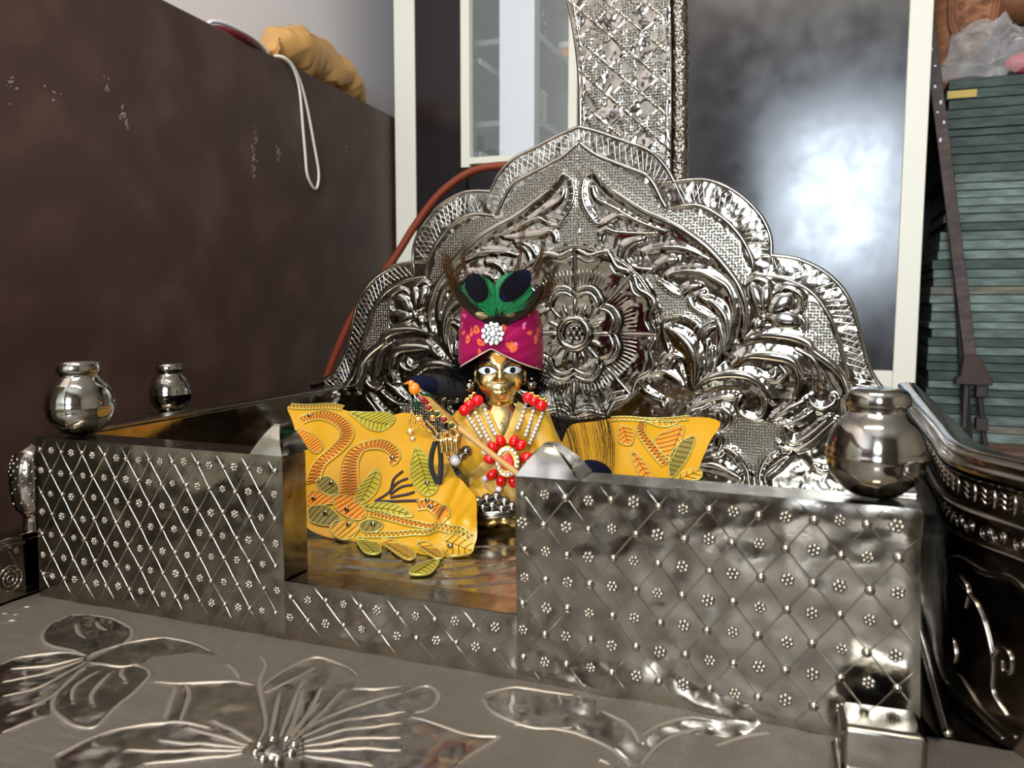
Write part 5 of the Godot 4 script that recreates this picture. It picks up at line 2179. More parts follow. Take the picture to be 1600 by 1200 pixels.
func ribbon(parent: Node, called: String, a: Array, w: float, lift: float):
	var p := PackedVector2Array()
	for k in range(0, a.size(), 2):
		p.append(Vector2(a[k], a[k + 1]))
	p = spline(p, 2.0)
	var pts := PackedVector3Array()
	for k in p.size():
		var d := (p[mini(k + 1, p.size() - 1)] - p[maxi(k - 1, 0)]).normalized()
		var o := Vector2(-d.y, d.x)
		for j in 7:
			var q := p[k] + o * (j / 6.0 - 0.5) * w
			var edge := 0.0 if j == 0 or j == 6 else 1.0
			pts.append(P(q.x, q.y, robe_front(q.x, q.y) + lift * edge + 0.15))
	var b := Mb.new()
	b.grid(pts, 7, false, 1.0)
	if b.n[10].z < 0:
		for k in b.n.size():
			b.n[k] = -b.n[k]
	part(called, b, M.gold_glitter, parent)

func eyes(t: Node):
	for s: float in [-1.0, 1.0]:
		var c := Vector2(HX + s * 13.2, 156.8 if s < 0 else 157.4)
		var outl := PackedVector2Array()
		var white := PackedVector2Array()
		for k in 36:
			var a := TAU * k / 36
			var x := cos(a) * 10.6
			var f := pow(maxf(0.0, 1.0 - pow(absf(cos(a)), 2.2)), 0.8)
			var y := (5.0 if sin(a) > 0 else -4.2) * f
			y += -s * x * 0.02
			white.append(c + Vector2(x, y))
			outl.append(c + Vector2(x * 1.07, y * 1.13 + 0.15))
		var e := part("eye", eye_patch(white, 1.3, c), M.eye_white, t)
		part("eye_outline", eye_patch(outl, 0.9, c), M.ink, e)
		var pu := PackedVector2Array()
		for k in 24:
			var a := TAU * k / 24
			pu.append(c + Vector2(cos(a) * 3.4 - s * 0.4, sin(a) * 3.7 + 0.3))
		part("pupil", eye_patch(pu, 1.75, c), M.ink_gloss, e)
		var b := Mb.new()
		var br := PackedVector3Array()
		var rr := PackedFloat32Array()
		for k in 14:
			var u := k / 13.0
			var x := HX + s * lerpf(4.0, 22.0, u)
			var y := 162.6 + 4.0 * sin(u * PI * 0.8)
			br.append(P(x, y, face_z(x, y) + 0.15))
			rr.append(0.00045 + 0.0003 * sin(u * PI))
		b.tube(br, rr, 6)
		part("brow", b, M.ink, t)

# a domed inlay standing proud of the eye hollow
func eye_patch(poly: PackedVector2Array, lift: float, c: Vector2) -> Mb:
	var b := Mb.new()
	var pts := PackedVector3Array()
	var m := Vector2.ZERO
	for q in poly:
		m += q
	m /= poly.size()
	for r in 7:
		var u := maxf(1.0 - r / 6.0, 0.01)
		for q0 in poly:
			var q := m + (q0 - m) * u
			var z := face_z(q.x, q.y)
			var r2 := (q - c).length() / 10.0
			pts.append(P(q.x, q.y, z + lift - 0.7 * r2 * r2 if r > 0 else z - 1.0))
	b.grid(pts, poly.size(), true, 1.0)
	if b.n[poly.size() * 3].z < 0:
		for k in b.n.size():
			b.n[k] = -b.n[k]
	return b

func hair(t: Node):
	for s: float in [-1.0, 1.0]:
		var b := Mb.new()
		var rg := RandomNumberGenerator.new()
		rg.seed = 31 + int(s)
		if s < 0:
			for k in 210:
				var y0 := rg.randf_range(148, 172)
				var z0 := rg.randf_range(-18, 3)
				var len := rg.randf_range(14, 34)
				var p := PackedVector3Array([P(-30, y0, z0)])
				var q := Vector3(-30, y0, z0)
				var dir := Vector3(-1, rg.randf_range(-0.5, 0.15), rg.randf_range(-0.2, 0.3)).normalized()
				var curl := rg.randf_range(-0.14, 0.10)
				for i in 6:
					q += dir * len / 6.0
					dir = (dir + Vector3(0, curl, rg.randf_range(-0.1, 0.1))).normalized()
					p.append(P(q.x, q.y, q.z))
				b.tube(p, PackedFloat32Array([0.0012, 0.0012, 0.001, 0.0008, 0.0006, 0.0004, 0.0002]), 4)
		else:
			for k in 210:
				var y0 := rg.randf_range(140, 170)
				var z0 := rg.randf_range(-18, 1)
				var len := rg.randf_range(16, 34)
				var q := Vector3(16, y0, z0)
				var p := PackedVector3Array([P(q.x, q.y, q.z)])
				var dir := Vector3(0.8, rg.randf_range(-0.9, 0.0), rg.randf_range(-0.2, 0.2)).normalized()
				for i in 6:
					q += dir * len / 6.0
					dir = (dir + Vector3(0, rg.randf_range(-0.3, 0.05), rg.randf_range(-0.1, 0.1))).normalized()
					p.append(P(q.x, q.y, q.z))
				b.tube(p, PackedFloat32Array([0.0012, 0.0012, 0.001, 0.0008, 0.0006, 0.0004, 0.0002]), 4)
		b.ell(sc(P(-33 if s < 0 else 21, 158 if s < 0 else 150, -12), Vector3(0.013, 0.017, 0.014)), 14, 9)
		var o := part("hair", b, M.black_hair, t)
		o.set_meta("kind", "stuff")

func turban(t: Node):
	var tb: MeshInstance3D
	for layer in 2:
		var pts := PackedVector3Array()
		var uvs := PackedVector2Array()
		var cols := 72
		var rows := 15
		for r in rows:
			for c in cols + 1:
				var u := float(c) / cols
				var phi: float
				if layer == 0:
					phi = u * TAU - PI
				else:
					phi = lerpf(-0.19, 2.0, u)
				# front is phi = 0; lower edge peaks just left of the middle
				var f := absf(phi + 0.19)
				var low := 180.0 - 26.0 * (1.0 - exp(-pow(f / 0.85, 1.25)))
				low = lerpf(low, 150.0, clampf((f - 1.6) / 1.4, 0.0, 1.0))
				var top := 217.0
				var v := r / (rows - 1.0)
				if layer == 1:
					# the crossing wrap: its upper edge climbs to the right
					top = lerpf(185.0, 214.0, clampf((phi + 0.19) / 1.15, 0.0, 1.0))
				var y := lerpf(low, top, v)
				var hh := (y - 150.0) / 67.0
				var rad := 1.0 + 0.05 * sin(hh * PI) - 0.06 * hh
				if layer == 0:
					rad += 0.012 * sin(y * 0.42 + phi * 3.2)
				else:
					rad += 0.045 + 0.012 * sin((y - phi * 14.0) * 0.55)
					if r == 0 or r == rows - 1 or c == 0:
						rad -= 0.05
				if layer == 0 and r == 0:
					rad -= 0.05
				var rx := 42.0 * rad
				var rz := 37.0 * rad
				pts.append(P(-7.5 + sin(phi) * rx, y, -5.0 + cos(phi) * rz))
				uvs.append(Vector2(phi * 0.35 + layer * 0.37, (y - 150.0) / 70.0))
		if layer == 0:
			for r in 6:
				for c in cols + 1:
					var phi := float(c) / cols * TAU - PI
					var a := (r + 1) / 6.0 * PI / 2
					var k := maxf(cos(a), 0.01)
					pts.append(P(-7.5 + sin(phi) * 39.0 * k, 217.0 + 9.0 * sin(a), -5.0 + cos(phi) * 34.5 * k))
					uvs.append(Vector2(phi * 0.35 * k, 1.0 + 0.4 * sin(a)))
		var b := Mb.new()
		b.grid(pts, cols + 1, false, 1.0, uvs)
		var mid := 5 * (cols + 1) + cols / 2
		if b.n[mid].dot(b.v[mid] - P(-7.5, 190, -5)) < 0:
			for k in b.n.size():
				b.n[k] = -b.n[k]
		if layer == 0:
			tb = part("turban", b, M.turban, t)
		else:
			part("crossing_wrap", b, M.turban, tb)
	# pale selvedge along the lower edge
	var b2 := Mb.new()
	var pth := PackedVector3Array()
	for c in 60:
		var phi := lerpf(-1.5, 1.5, c / 59.0)
		var f := absf(phi + 0.19)
		var low := 180.0 - 26.0 * (1.0 - exp(-pow(f / 0.85, 1.25)))
		var rad := 0.985 if phi < -0.19 else 1.03
		pth.append(P(-7.5 + sin(phi) * 42.0 * rad, low - 0.2, -5.0 + cos(phi) * 37.0 * rad))
	b2.tube(pth, f1(0.0007), 6)
	part("selvedge", b2, M.selvedge, tb)

func brooch():
	var t := ithing("turban_brooch", "round white rhinestone brooch pinned to the front of the pink turban", "brooch")
	var c := P(-14, 195, 36.5)
	var bs := Basis(Vector3.UP, -0.15)
	var b := Mb.new()
	b.lathe(PackedVector2Array([Vector2(0.0001, -0.003), Vector2(0.0098, -0.003), Vector2(0.0098, 0.0), Vector2(0.0001, 0.0005)]), 24, xf(c, bs * Basis(Vector3.RIGHT, PI / 2)))
	part("setting", b, M.silver_bright, t)
	for k in 20:
		b = Mb.new()
		var ring := 0 if k == 0 else (1 if k < 9 else 2)
		var a := TAU * (k - 1) / 8.0 if ring == 1 else TAU * (k - 9) / 11.0
		var rr: float = [0.0, 0.0055, 0.0095][ring]
		b.ell(sc(c + bs * Vector3(cos(a) * rr, sin(a) * rr, 0.0008), Vector3(1, 1, 0.8) * ([0.0032, 0.0019, 0.0024][ring]), bs), 8, 5)
		part("rhinestone", b, M.rhinestone, t)

# fan of fine strands from a to b with a bend, all in one mesh
func strands(b: Mb, rg: RandomNumberGenerator, a: Vector3, ctrl: Vector3, e: Vector3, ja: float, jc: float, je: float, n: int, r: float):
	for k in n:
		var p0 := a + Vector3(rg.randf_range(-ja, ja), rg.randf_range(-ja, ja), rg.randf_range(-ja, ja))
		var p1 := ctrl + Vector3(rg.randf_range(-jc, jc), rg.randf_range(-jc, jc), rg.randf_range(-jc, jc) * 0.5)
		var p2 := e + Vector3(rg.randf_range(-je, je), rg.randf_range(-je, je), rg.randf_range(-je, je) * 0.5)
		var p := PackedVector3Array()
		for i in 8:
			var u := i / 7.0
			p.append((p0 * (1 - u) * (1 - u) + p1 * 2 * u * (1 - u) + p2 * u * u) * 0.001)
		b.tube(p, PackedFloat32Array([r, r, r, r, r * 0.9, r * 0.8, r * 0.6, r * 0.3]), 3)

func lobe(b: Mb, c: Vector3, r: Vector3, ang: float, tilt := 0.0):
	b.ell(sc(c * 0.001, r * 0.001, Basis(Vector3(0, 0, 1), ang) * Basis(Vector3.UP, tilt)), 20, 11)

func feathers():
	var rg := RandomNumberGenerator.new()
	rg.seed = 99
	var base := Vector3(-12, 207, 30)
	for s: float in [-1.0, 1.0]:
		var nm := "upright peacock feather on the turban, smaller blue eye, brown barbs sweeping towards the brown wall" if s < 0 else "upright peacock feather on the turban, larger blue eye, beside the silver rosette"
		var t := ithing("peacock_feather", nm, "feather", "peacock feathers on the turban")
		var b := Mb.new()
		var ec := Vector3(-30, 240, 31) if s < 0 else Vector3(8, 242, 31)
		b.tube(spline3(PackedVector3Array([base * 0.001, (base.lerp(ec, 0.5) + Vector3(0, -4, 0)) * 0.001, ec * 0.001]), 0.004), f1(0.0009), 6)
		part("shaft", b, M.feather_brown, t)
		b = Mb.new()
		lobe(b, ec + Vector3(0, 0, 1.8), Vector3(10.5, 15, 1.3) if s < 0 else Vector3(11, 20, 1.3), 0.42 if s < 0 else -0.8)
		part("eye", b, M.feather_blue, t)
		b = Mb.new()
		# green zone: dense strands below and outside of the eye
		for k in 90:
			var u := rg.randf()
			var a := lerpf(-2.9, -0.1, u) if s < 0 else lerpf(-3.05, -0.25, u)
			var rim := Vector3(cos(a) * (18 if s < 0 else 21), sin(a) * 20 + 4, -1)
			strands(b, rg, base + Vector3(s * 3, 3, -1), base.lerp(ec, 0.5) + Vector3(rim.x * 0.5, -2, 0), ec + rim + Vector3(-s * 2, 0, 0), 1.5, 2.0, 2.5, 2, 0.0007)
		lobe(b, ec + Vector3(-s * 2, -6, -0.4), Vector3(17, 18, 1.2) if s < 0 else Vector3(19, 19, 1.2), 0.42 if s < 0 else -0.75)
		for k in 60:
			var u := rg.randf()
			var e := Vector3(-34, 226, 30).lerp(Vector3(-4, 242, 29), u) if s < 0 else Vector3(26, 228, 30).lerp(Vector3(-4, 242, 29), u)
			strands(b, rg, base + Vector3(s * 2, 5, 1), base.lerp(e, 0.6) + Vector3(0, -3, 2), e, 1.5, 2, 4, 2, 0.0006)
		part("green_barbs", b, M.feather_green, t).set_meta("kind", "stuff")
		b = Mb.new()
		# fine dark lines over the eye
		for k in 15:
			var o := (k - 7.0) * 1.4
			var dir := Vector3(-0.55, 1, 0).normalized() if s < 0 else Vector3(0.75, 0.8, 0).normalized()
			var side := Vector3(dir.y, -dir.x, 0)
			strands(b, rg, ec + side * o - dir * 14 + Vector3(0, 0, 3.6), ec + side * o * 1.2 + Vector3(0, 0, 4.6), ec + side * o * 1.5 + dir * 18 + Vector3(0, 0, 3), 0.4, 1, 2, 2, 0.00022)
		part("fine_barbs", b, M.feather_base, t).set_meta("kind", "stuff")
		b = Mb.new()
		# brown outer barbs sweeping out and up
		if s < 0:
			strands(b, rg, base, Vector3(-55, 220, 30), Vector3(-60, 274, 24), 2.0, 7, 5, 54, 0.00032)
			strands(b, rg, base, Vector3(-58, 222, 30), Vector3(-54, 262, 24), 2.0, 5, 9, 54, 0.00032)
			strands(b, rg, Vector3(-38, 250, 31), Vector3(-46, 264, 30), Vector3(-42, 284, 26), 4, 3, 4, 16, 0.0003)
			strands(b, rg, Vector3(-50, 246, 30), Vector3(-60, 256, 28), Vector3(-66, 266, 24), 5, 3, 6, 22, 0.0003)
		else:
			strands(b, rg, base, Vector3(26, 214, 30), Vector3(47, 246, 24), 2.0, 5, 7, 60, 0.00032)
			strands(b, rg, Vector3(28, 250, 30), Vector3(34, 262, 28), Vector3(36, 292, 26), 3, 2, 4, 16, 0.0003)
			strands(b, rg, Vector3(10, 256, 30), Vector3(12, 270, 29), Vector3(15, 300, 27), 4, 3, 4, 16, 0.0003)
			strands(b, rg, base, Vector3(40, 216, 28), Vector3(44, 262, 22), 2.0, 6, 7, 50, 0.00032)
		part("brown_barbs", b, M.feather_brown, t).set_meta("kind", "stuff")
		b = Mb.new()
		var bp := PackedVector2Array()
		for q in [[-13, 202], [-34, 213], [-48, 229], [-53, 243], [-45, 238], [-34, 227], [-20, 220], [-7, 218]]:
			bp.append(Vector2(q[0] if s < 0 else -14 - q[0] * 0.93, q[1]) * 0.001)
		bp = spline(bp, 0.004)
		b.plate(bp, xf(P(0, 0, 29.5)), 0.002, 0.0006)
		for k in 46:
			var u := rg.randf()
			var e := Vector3(-46, 228, 24).lerp(Vector3(-6, 219, 31), u) if s < 0 else Vector3(36, 231, 24).lerp(Vector3(-6, 219, 31), u)
			strands(b, rg, Vector3(-13, 203, 33), Vector3(-13, 203, 34).lerp(e, 0.6) + Vector3(0, -5, 2), e, 2.0, 1.5, 2.5, 3, 0.0006)
		part("base_barbs", b, M.feather_base, t).set_meta("kind", "stuff")
		b = Mb.new()
		lobe(b, base + Vector3(s * 10, 4.5, 1), Vector3(11, 4.0, 1.6), s * 0.30)
		part("bronze_base", b, M.feather_bronze, t)
	# dark feather lying to the left of the head, with curling strands
	var t := ithing("dark_feather", "dark blue black peacock feather lying behind the jewelled end of the flute", "feather")
	var b := Mb.new()
	b.ell(sc(P(-58, 139, -4), Vector3(0.034, 0.0125, 0.005), Basis(Vector3(0, 0, 1), -0.09)), 24, 11)
	part("vane", b, M.feather_dark, t)
	b = Mb.new()
	b.ell(sc(P(-86, 141, -1.5), Vector3(0.017, 0.0105, 0.005), Basis(Vector3(0, 0, 1), -0.1)), 20, 11)
	part("eye", b, M.feather_blue, t)
	b = Mb.new()
	for q in [[-90, 146, -92, 160, -79, 186], [-88, 146, -86, 168, -74, 180], [-82, 148, -80, 170, -67, 184], [-86, 147, -90, 176, -78, 172]]:
		strands(b, rg, Vector3(q[0], q[1], 0), Vector3(q[2], q[3], 0), Vector3(q[4], q[5], -2), 0.8, 2, 3, 2, 0.0004)
	strands(b, rg, Vector3(-50, 144, -2), Vector3(-60, 160, -2), Vector3(-64, 158, -2), 12, 6, 8, 60, 0.0003)
	part("loose_barbs", b, M.feather_dark, t).set_meta("kind", "stuff")
	# feather hanging down on the right
	t = ithing("hanging_feather", "dark peacock feather hanging between the idol and the smaller cloth panel, thin loose barbs", "feather")
	b = Mb.new()
	b.ell(sc(P(83, 68, 84), Vector3(0.0165, 0.010, 0.003), Basis(Vector3(0, 0, 1), -0.35)), 20, 11)
	part("eye", b, M.feather_blue, t)
	b = Mb.new()
	for k in 24:
		var u := k / 23.0
		strands(b, rg, Vector3(lerpf(40, 88, u), lerpf(122, 150, rg.randf()), lerpf(14, 40, rg.randf())), Vector3(lerpf(46, 106, u), 116, 84), Vector3(lerpf(60, 98, u), lerpf(58, 74, rg.randf()), 86), 3, 4, 4, 5 if u < 0.28 or u > 0.72 else 2, 0.0002)
	part("loose_barbs", b, M.feather_dark, t).set_meta("kind", "stuff")

func necklace():
	var t := ithing("pearl_necklace", "necklace of white pearl strings and red beads with red jewel pendant on the idol", "necklace")
	for s in [[-40, 111, -32, 100, -24, 88], [-34, 117, -26, 102, -18, 87], [-24, 120, -18, 107, -11, 93], [20, 122, 15, 109, 10, 97], [28, 119, 23, 104, 18, 88], [36, 113, 29, 97, 22, 80]]:
		var p := PackedVector2Array([Vector2(s[0], s[1]), Vector2(s[2], s[3]), Vector2(s[4], s[5])])
		p = resample(spline(p, 1.0), 4.1)
		var b := Mb.new()
		var th := PackedVector3Array()
		for q in p:
			th.append(P(q.x, q.y, robe_front(q.x, q.y) + 3.0))
		b.tube(th, f1(0.0005), 5)
		var st := part("pearl_string", b, M.pearl, t)
		for q in th:
			b = Mb.new()
			b.ell(sc(q, Vector3.ONE * rng.randf_range(0.0019, 0.00215)), 10, 7)
			part("pearl", b, M.pearl, st)
	var red := [-43, 116, -38, 122, -30, 126, -14, 82, -6, 88, 22, 129, 28, 126, 35, 121, 7, 88, 14, 84, 20, 72, -17, 70, -15, 54, -6, 48, 6, 47]
	for k in range(0, red.size(), 2):
		var b := Mb.new()
		var x: float = red[k]
		var y: float = red[k + 1]
		var low := y < 100.0
		var z := maxf(robe_front(x, y), 30.0 if low else 8.0) + 4.0
		var ang := atan2(y - 69.0, x) if low else 0.4
		b.ell(sc(P(x, y, z), Vector3(0.0066 if low else 0.0064, 0.0050 if low else 0.0062, 0.0052), Basis(Vector3(0, 0, 1), ang)), 16, 10)
		part("red_bead", b, M.red_bead, t)
	for q in [[-22, 77], [-22, 50], [-8, 40]]:
		var b := Mb.new()
		b.ell(sc(P(q[0], q[1], maxf(robe_front(q[0], q[1]), 30.0) + 3.5), Vector3.ONE * 0.0034), 12, 8)
		part("pearl", b, M.pearl, t)
	# gold chain pieces by the ear clusters
	for q in [[24, 134, 34, 130, 40, 126], [-33, 134, -37, 130, -42, 126]]:
		var b := Mb.new()
		for k in 9:
			var c := P(lerpf(q[0], q[4], k / 8.0), lerpf(q[1], q[5], k / 8.0) + sin(k * 2.0), 14)
			b.ell(sc(c, Vector3(0.0022, 0.0016, 0.0018)), 8, 5)
		part("gold_chain", b, M.gold, t)
	# pendant
	var c := P(0.5, 69, 43)
	var tilt := Basis(Vector3.RIGHT, -0.12)
	var b := Mb.new()
	b.lathe(PackedVector2Array([Vector2(0.0001, -0.003), Vector2(0.0128, -0.003), Vector2(0.0132, -0.0005), Vector2(0.0125, 0.001), Vector2(0.0085, 0.001), Vector2(0.0001, 0.0)]), 30, xf(c, tilt * Basis(Vector3.RIGHT, PI / 2) * Basis.from_scale(Vector3(0.95, 1, 1.2))))
	var pd := part("pendant", b, M.gold, t)
	for k in 17:
		var a := TAU * k / 17
		b = Mb.new()
		b.ell(sc(c + tilt * Vector3(cos(a) * 0.0101, sin(a) * 0.0127, 0.0018), Vector3.ONE * 0.0018), 8, 5)
		part("rhinestone", b, M.rhinestone, pd)
	b = Mb.new()
	var jp := PackedVector2Array()
	for k in 24:
		var a := TAU * k / 24
		jp.append(Vector2(0.0066 * sin(a) * (1.0 - 0.25 * cos(a)), 0.0088 * cos(a)))
	jp.reverse()
	b.plate(jp, xf(c + Vector3(0, 0, 0.0005), tilt), 0.0042, 0.0026)
	part("red_jewel", b, M.red_jewel, pd)

func flute():
	var t := ithing("flute", "thin golden flute with jewelled peacock end and gold chains, held across the idol's chest", "flute")
	var b := Mb.new()
	b.tube(PackedVector3Array([P(-60, 114, 46), P(-49, 105, 47), P(-20, 82, 50), P(9.5, 59.5, 52)]), f1(0.0031), 12)
	part("tube", b, M.bamboo, t)
	b = Mb.new()
	var d := Vector2(-42, 40).normalized()
	var o := Vector2(-d.y, d.x)
	var s := Vector2(-47, 103)
	var poly := PackedVector2Array()
	for q in [[-2, 3.0], [14, 3.6], [30, 4.2], [44, 4.2], [54, 3.2], [60, 1.4], [60, -1.8], [54, -3.0], [44, -3.8], [30, -4.0], [14, -3.4], [-2, -2.6]]:
		poly.append((s + d * q[0] + o * q[1]) * 0.001)
	b.plate(poly, xf(P(0, 0, 46)), 0.004, 0.0012)
	var jw := part("jewelled_end", b, M.gold, t)
	for q in [[-54, 106, 2.5, "green_stone"], [-61, 112, 2.7, "red_stone"], [-68, 117.5, 2.6, "green_stone"], [-76, 123.5, 2.8, "red_stone"], [-72.5, 113.5, 2.1, "gold_ring"]]:
		b = Mb.new()
		b.ell(sc(P(q[0], q[1], 50), Vector3(q[2], q[2], 2.2) * 0.001), 14, 8)
		part(q[3], b, M.dull_red if q[3] == "red_stone" else (M.green_stone if q[3] == "green_stone" else M.gold), jw)
		b = Mb.new()
		var cp := PackedVector3Array()
		for k in 18:
			var a := TAU * k / 18
			cp.append(P(q[0] + cos(a) * q[2] * 1.15, q[1] + sin(a) * q[2] * 1.15, 50))
		b.tube(cp, f1(0.0006), 5, true)
		part("stone_setting", b, M.gold, jw)
	for q in [[-81, 131, 7.0, 2.6, 2.5, M.dull_red, "red_leaf"], [-88, 127, 7.0, 2.6, 1.9, M.green_stone, "green_leaf"], [-79, 137, 6.5, 2.4, 2.9, M.green_stone, "green_leaf"]]:
		b = Mb.new()
		b.ell(sc(P(q[0], q[1], 50), Vector3(q[2], q[3], 2.0) * 0.001, Basis(Vector3(0, 0, 1), q[4])), 16, 8)
		part(q[6], b, q[5], jw)
	b = Mb.new()
	b.ell(sc(P(-90, 142, 49), Vector3(5.5, 6.0, 4) * 0.001), 16, 10)
	b.ell(sc(P(-93, 147, 49), Vector3(3.2, 3.4, 3) * 0.001), 12, 8)
	b.lathe(PackedVector2Array([Vector2(0.0016, 0), Vector2(0.0003, 0.005)]), 8, xf(P(-95.5, 148, 49), Basis(Vector3(0, 0, 1), 1.9)))
	part("peacock_head", b, M.orange_enamel, jw)
	# chains of small gold links and bells
	for q in [[-93, 120, -88, 112, -83, 107, -75, 101, -71, 93, -66, 92, -61, 97, -56, 101], [-93, 118, -95, 110, -94, 104], [-84, 116, -80, 106, -74, 99], [-88, 116, -90, 108, -86, 102], [-78, 110, -72, 104, -68, 98]]:
		var p := resample(spline_pts(q), 2.5)
		b = Mb.new()
		for k in p.size():
			var c := P(p[k].x, p[k].y, 50 + sin(k * 1.3))
			b.ell(sc(c, Vector3(0.0016, 0.0011, 0.0013), Basis(Vector3(0, 0, 1), k * 1.2)), 7, 5)
		part("gold_chain", b, M.gold, t)
	for q in [[-94, 100, 4.2], [-92, 93, 3.4], [-86, 112, 3.0]]:
		b = Mb.new()
		b.ell(sc(P(q[0], q[1], 50), Vector3.ONE * 0.001 * q[2]), 14, 9)
		part("gold_bell", b, M.gold_pearl, t)

func spline_pts(a: Array) -> PackedVector2Array:
	var p := PackedVector2Array()
	for k in range(0, a.size(), 2):
		p.append(Vector2(a[k], a[k + 1]))
	return spline(p, 0.8)

func trinkets():
	var t := ithing("silver_bangle", "bangle of small silver balls on the idol's wrist below the fist", "bangle")
	for q in [[-40, 79, 5.6], [-60, 64, 4.6], [-51, 70, 6.0], [-45, 74, 4.4], [-56, 67, 4.2]]:
		var b := Mb.new()
		var c := P(q[0], q[1], robe_front(q[0], q[1]) + 3.5)
		b.lathe(spline(PackedVector2Array([Vector2(0.02, -1), Vector2(0.7, -0.7), Vector2(1, 0), Vector2(0.7, 0.7), Vector2(0.02, 1)]), 0.2), 22, sc(c, Vector3.ONE * 0.001 * q[2], Basis(Vector3(0, 0, 1), 0.7)), 0.12, 9)
		part("silver_ball", b, M.silver_bright if q[2] != 6.0 else M.pearl, t)
	t = ithing("black_ribbon", "black fabric ribbon loop hanging beside the idol's fist over the yellow dress", "ribbon")
	for q in [[-70, 90, -74, 76, -74, 62, -68, 47], [-66, 88, -65, 74, -65, 60, -67, 47]]:
		var p := spline_pts(q)
		var pts := PackedVector3Array()
		for k in p.size():
			for j in 5:
				var x: float = p[k].x + (j - 2) * 1.35
				pts.append(P(x, p[k].y, robe_front(x, p[k].y) * 0.0 + 46.0 + (1.0 - absf(j - 2) * 0.5) * 1.2))
		var b := Mb.new()
		b.grid(pts, 5, false, 1.0)
		if b.n[7].z < 0:
			for k in b.n.size():
				b.n[k] = -b.n[k]
		part("band", b, M.black_cloth, t)
	t = ithing("silver_anklet", "anklet of dark silver bells round the idol's foot below the pendant", "anklet")
	for q in [[-28, 38, 5.4], [-19, 41, 5.6], [-10, 43, 5.4], [-2, 38, 5.6], [-23, 32, 5.2], [-14, 34, 5.8], [-5, 31, 5.4], [5, 34, 5.0]]:
		var b := Mb.new()
		b.ell(sc(P(q[0], q[1] - 4, 66), Vector3.ONE * 0.001 * q[2]), 14, 9)
		b.ell(sc(P(q[0], q[1] - 4 - q[2] * 0.3, 66 + q[2] * 0.9), Vector3(0.0012, 0.0012, 0.0008)), 6, 4)
		part("bell", b, M.silver_dull2, t)
	var b := Mb.new()
	var p := PackedVector3Array()
	for k in 30:
		var a := TAU * k / 30
		p.append(P(-12 + cos(a) * 20, 22 + sin(a * 2.0) * 1.0, 54 + sin(a) * 13))
	b.tube(p, f1(0.005), 8, true)
	part("band", b, M.silver_dull2, t)

# ---------------------------------------------------------------- embroidered cloth spread on both sides
func cp(a: float, b: float, lift: float) -> Vector3:
	var n := Vector3(0, 1.5, 1).normalized()
	var up := Vector3(0, 1, -1.5).normalized()
	var o := Vector3(a * 0.001, 0.05, -0.12)
	var fold := 0.0022 * sin(a * 0.075 + b * 0.03) + 0.0015 * sin(a * 0.03 - b * 0.06 + 1.0)
	var e := ((a + 6.0) / 22.0) * ((a + 6.0) / 22.0) + ((b - 22.0) / 30.0) * ((b - 22.0) / 30.0)
	fold += 0.013 * exp(-e) + 0.004 * sin(a * 0.22) * exp(-((a + 16.0) / 26.0) * ((a + 16.0) / 26.0))
	var k := clampf(b / 26.0, 0.0, 1.0)
	if b >= 0.0:
		return o + up * (b * 0.001) + n * (lift + fold * k)
	return Vector3(a * 0.001, 0.05 + lift - 0.0014, -0.12 - b * 0.001)
func cn(a: float, b: float) -> Vector3:
	return (cp(a + 1.5, b, 0) - cp(a - 1.5, b, 0)).cross(cp(a, b + 1.5, 0) - cp(a, b - 1.5, 0)).normalized()

func sheet_of(poly: PackedVector2Array, lift: float, cell: float) -> Mb:
	var b := Mb.new()
	var lo := poly[0]
	var hi := poly[0]
	for q in poly:
		lo = lo.min(q)
		hi = hi.max(q)
	var cache := {}
	for j in range(0, int((hi.y - lo.y) / cell) + 1):
		for i in range(0, int((hi.x - lo.x) / cell) + 1):
			var o := lo + Vector2(i, j) * cell
			var sq := PackedVector2Array([o, o + Vector2(cell, 0), o + Vector2(cell, cell), o + Vector2(0, cell)])
			for piece in Geometry2D.intersect_polygons(sq, poly):
				var id := Geometry2D.triangulate_polygon(piece)
				var ids := PackedInt32Array()
				for q in piece:
					var key := Vector2i(int(round(q.x * 50)), int(round(q.y * 50)))
					if not cache.has(key):
						cache[key] = b.vert(cp(q.x, q.y, lift), cn(q.x, q.y), q * 0.001)
					ids.append(cache[key])
				for k in range(0, id.size(), 3):
					b.tri(ids[id[k]], ids[id[k + 1]], ids[id[k + 2]])
	# edge turned down
	for k in poly.size():
		var p := poly[k]
		var q := poly[(k + 1) % poly.size()]
		var e := (cp(q.x, q.y, 0) - cp(p.x, p.y, 0)).cross(cn(p.x, p.y)).normalized()
		var i0 := b.vert(cp(p.x, p.y, lift), e)
		var i1 := b.vert(cp(q.x, q.y, lift), e)
		var i2 := b.vert(cp(q.x, q.y, lift - 0.0009), e)
		var i3 := b.vert(cp(p.x, p.y, lift - 0.0009), e)
		b.quad(i0, i1, i2, i3)
	return b

func cord_on(parent: Node, called: String, p: PackedVector2Array, r: float, lift: float, mat: Material, closed := false):
	var b := Mb.new()
	var pts := PackedVector3Array()
	for q in p:
		pts.append(cp(q.x, q.y, lift))
	b.tube(pts, f1(r), 5, closed)
	part(called, b, mat, parent)

func closed_spline(a: Array, step: float) -> PackedVector2Array:
	var p := PackedVector2Array()
	for k in range(0, a.size(), 2):
		p.append(Vector2(a[k], a[k + 1]))
	var m := p.size()
	var out := PackedVector2Array()
	for k in m:
		var q := maxi(1, int(p[k].distance_to(p[(k + 1) % m]) / step))
		for s in q:
			out.append(p[k].cubic_interpolate(p[(k + 1) % m], p[(k - 1 + m) % m], p[(k + 2) % m], float(s) / q))
	return out

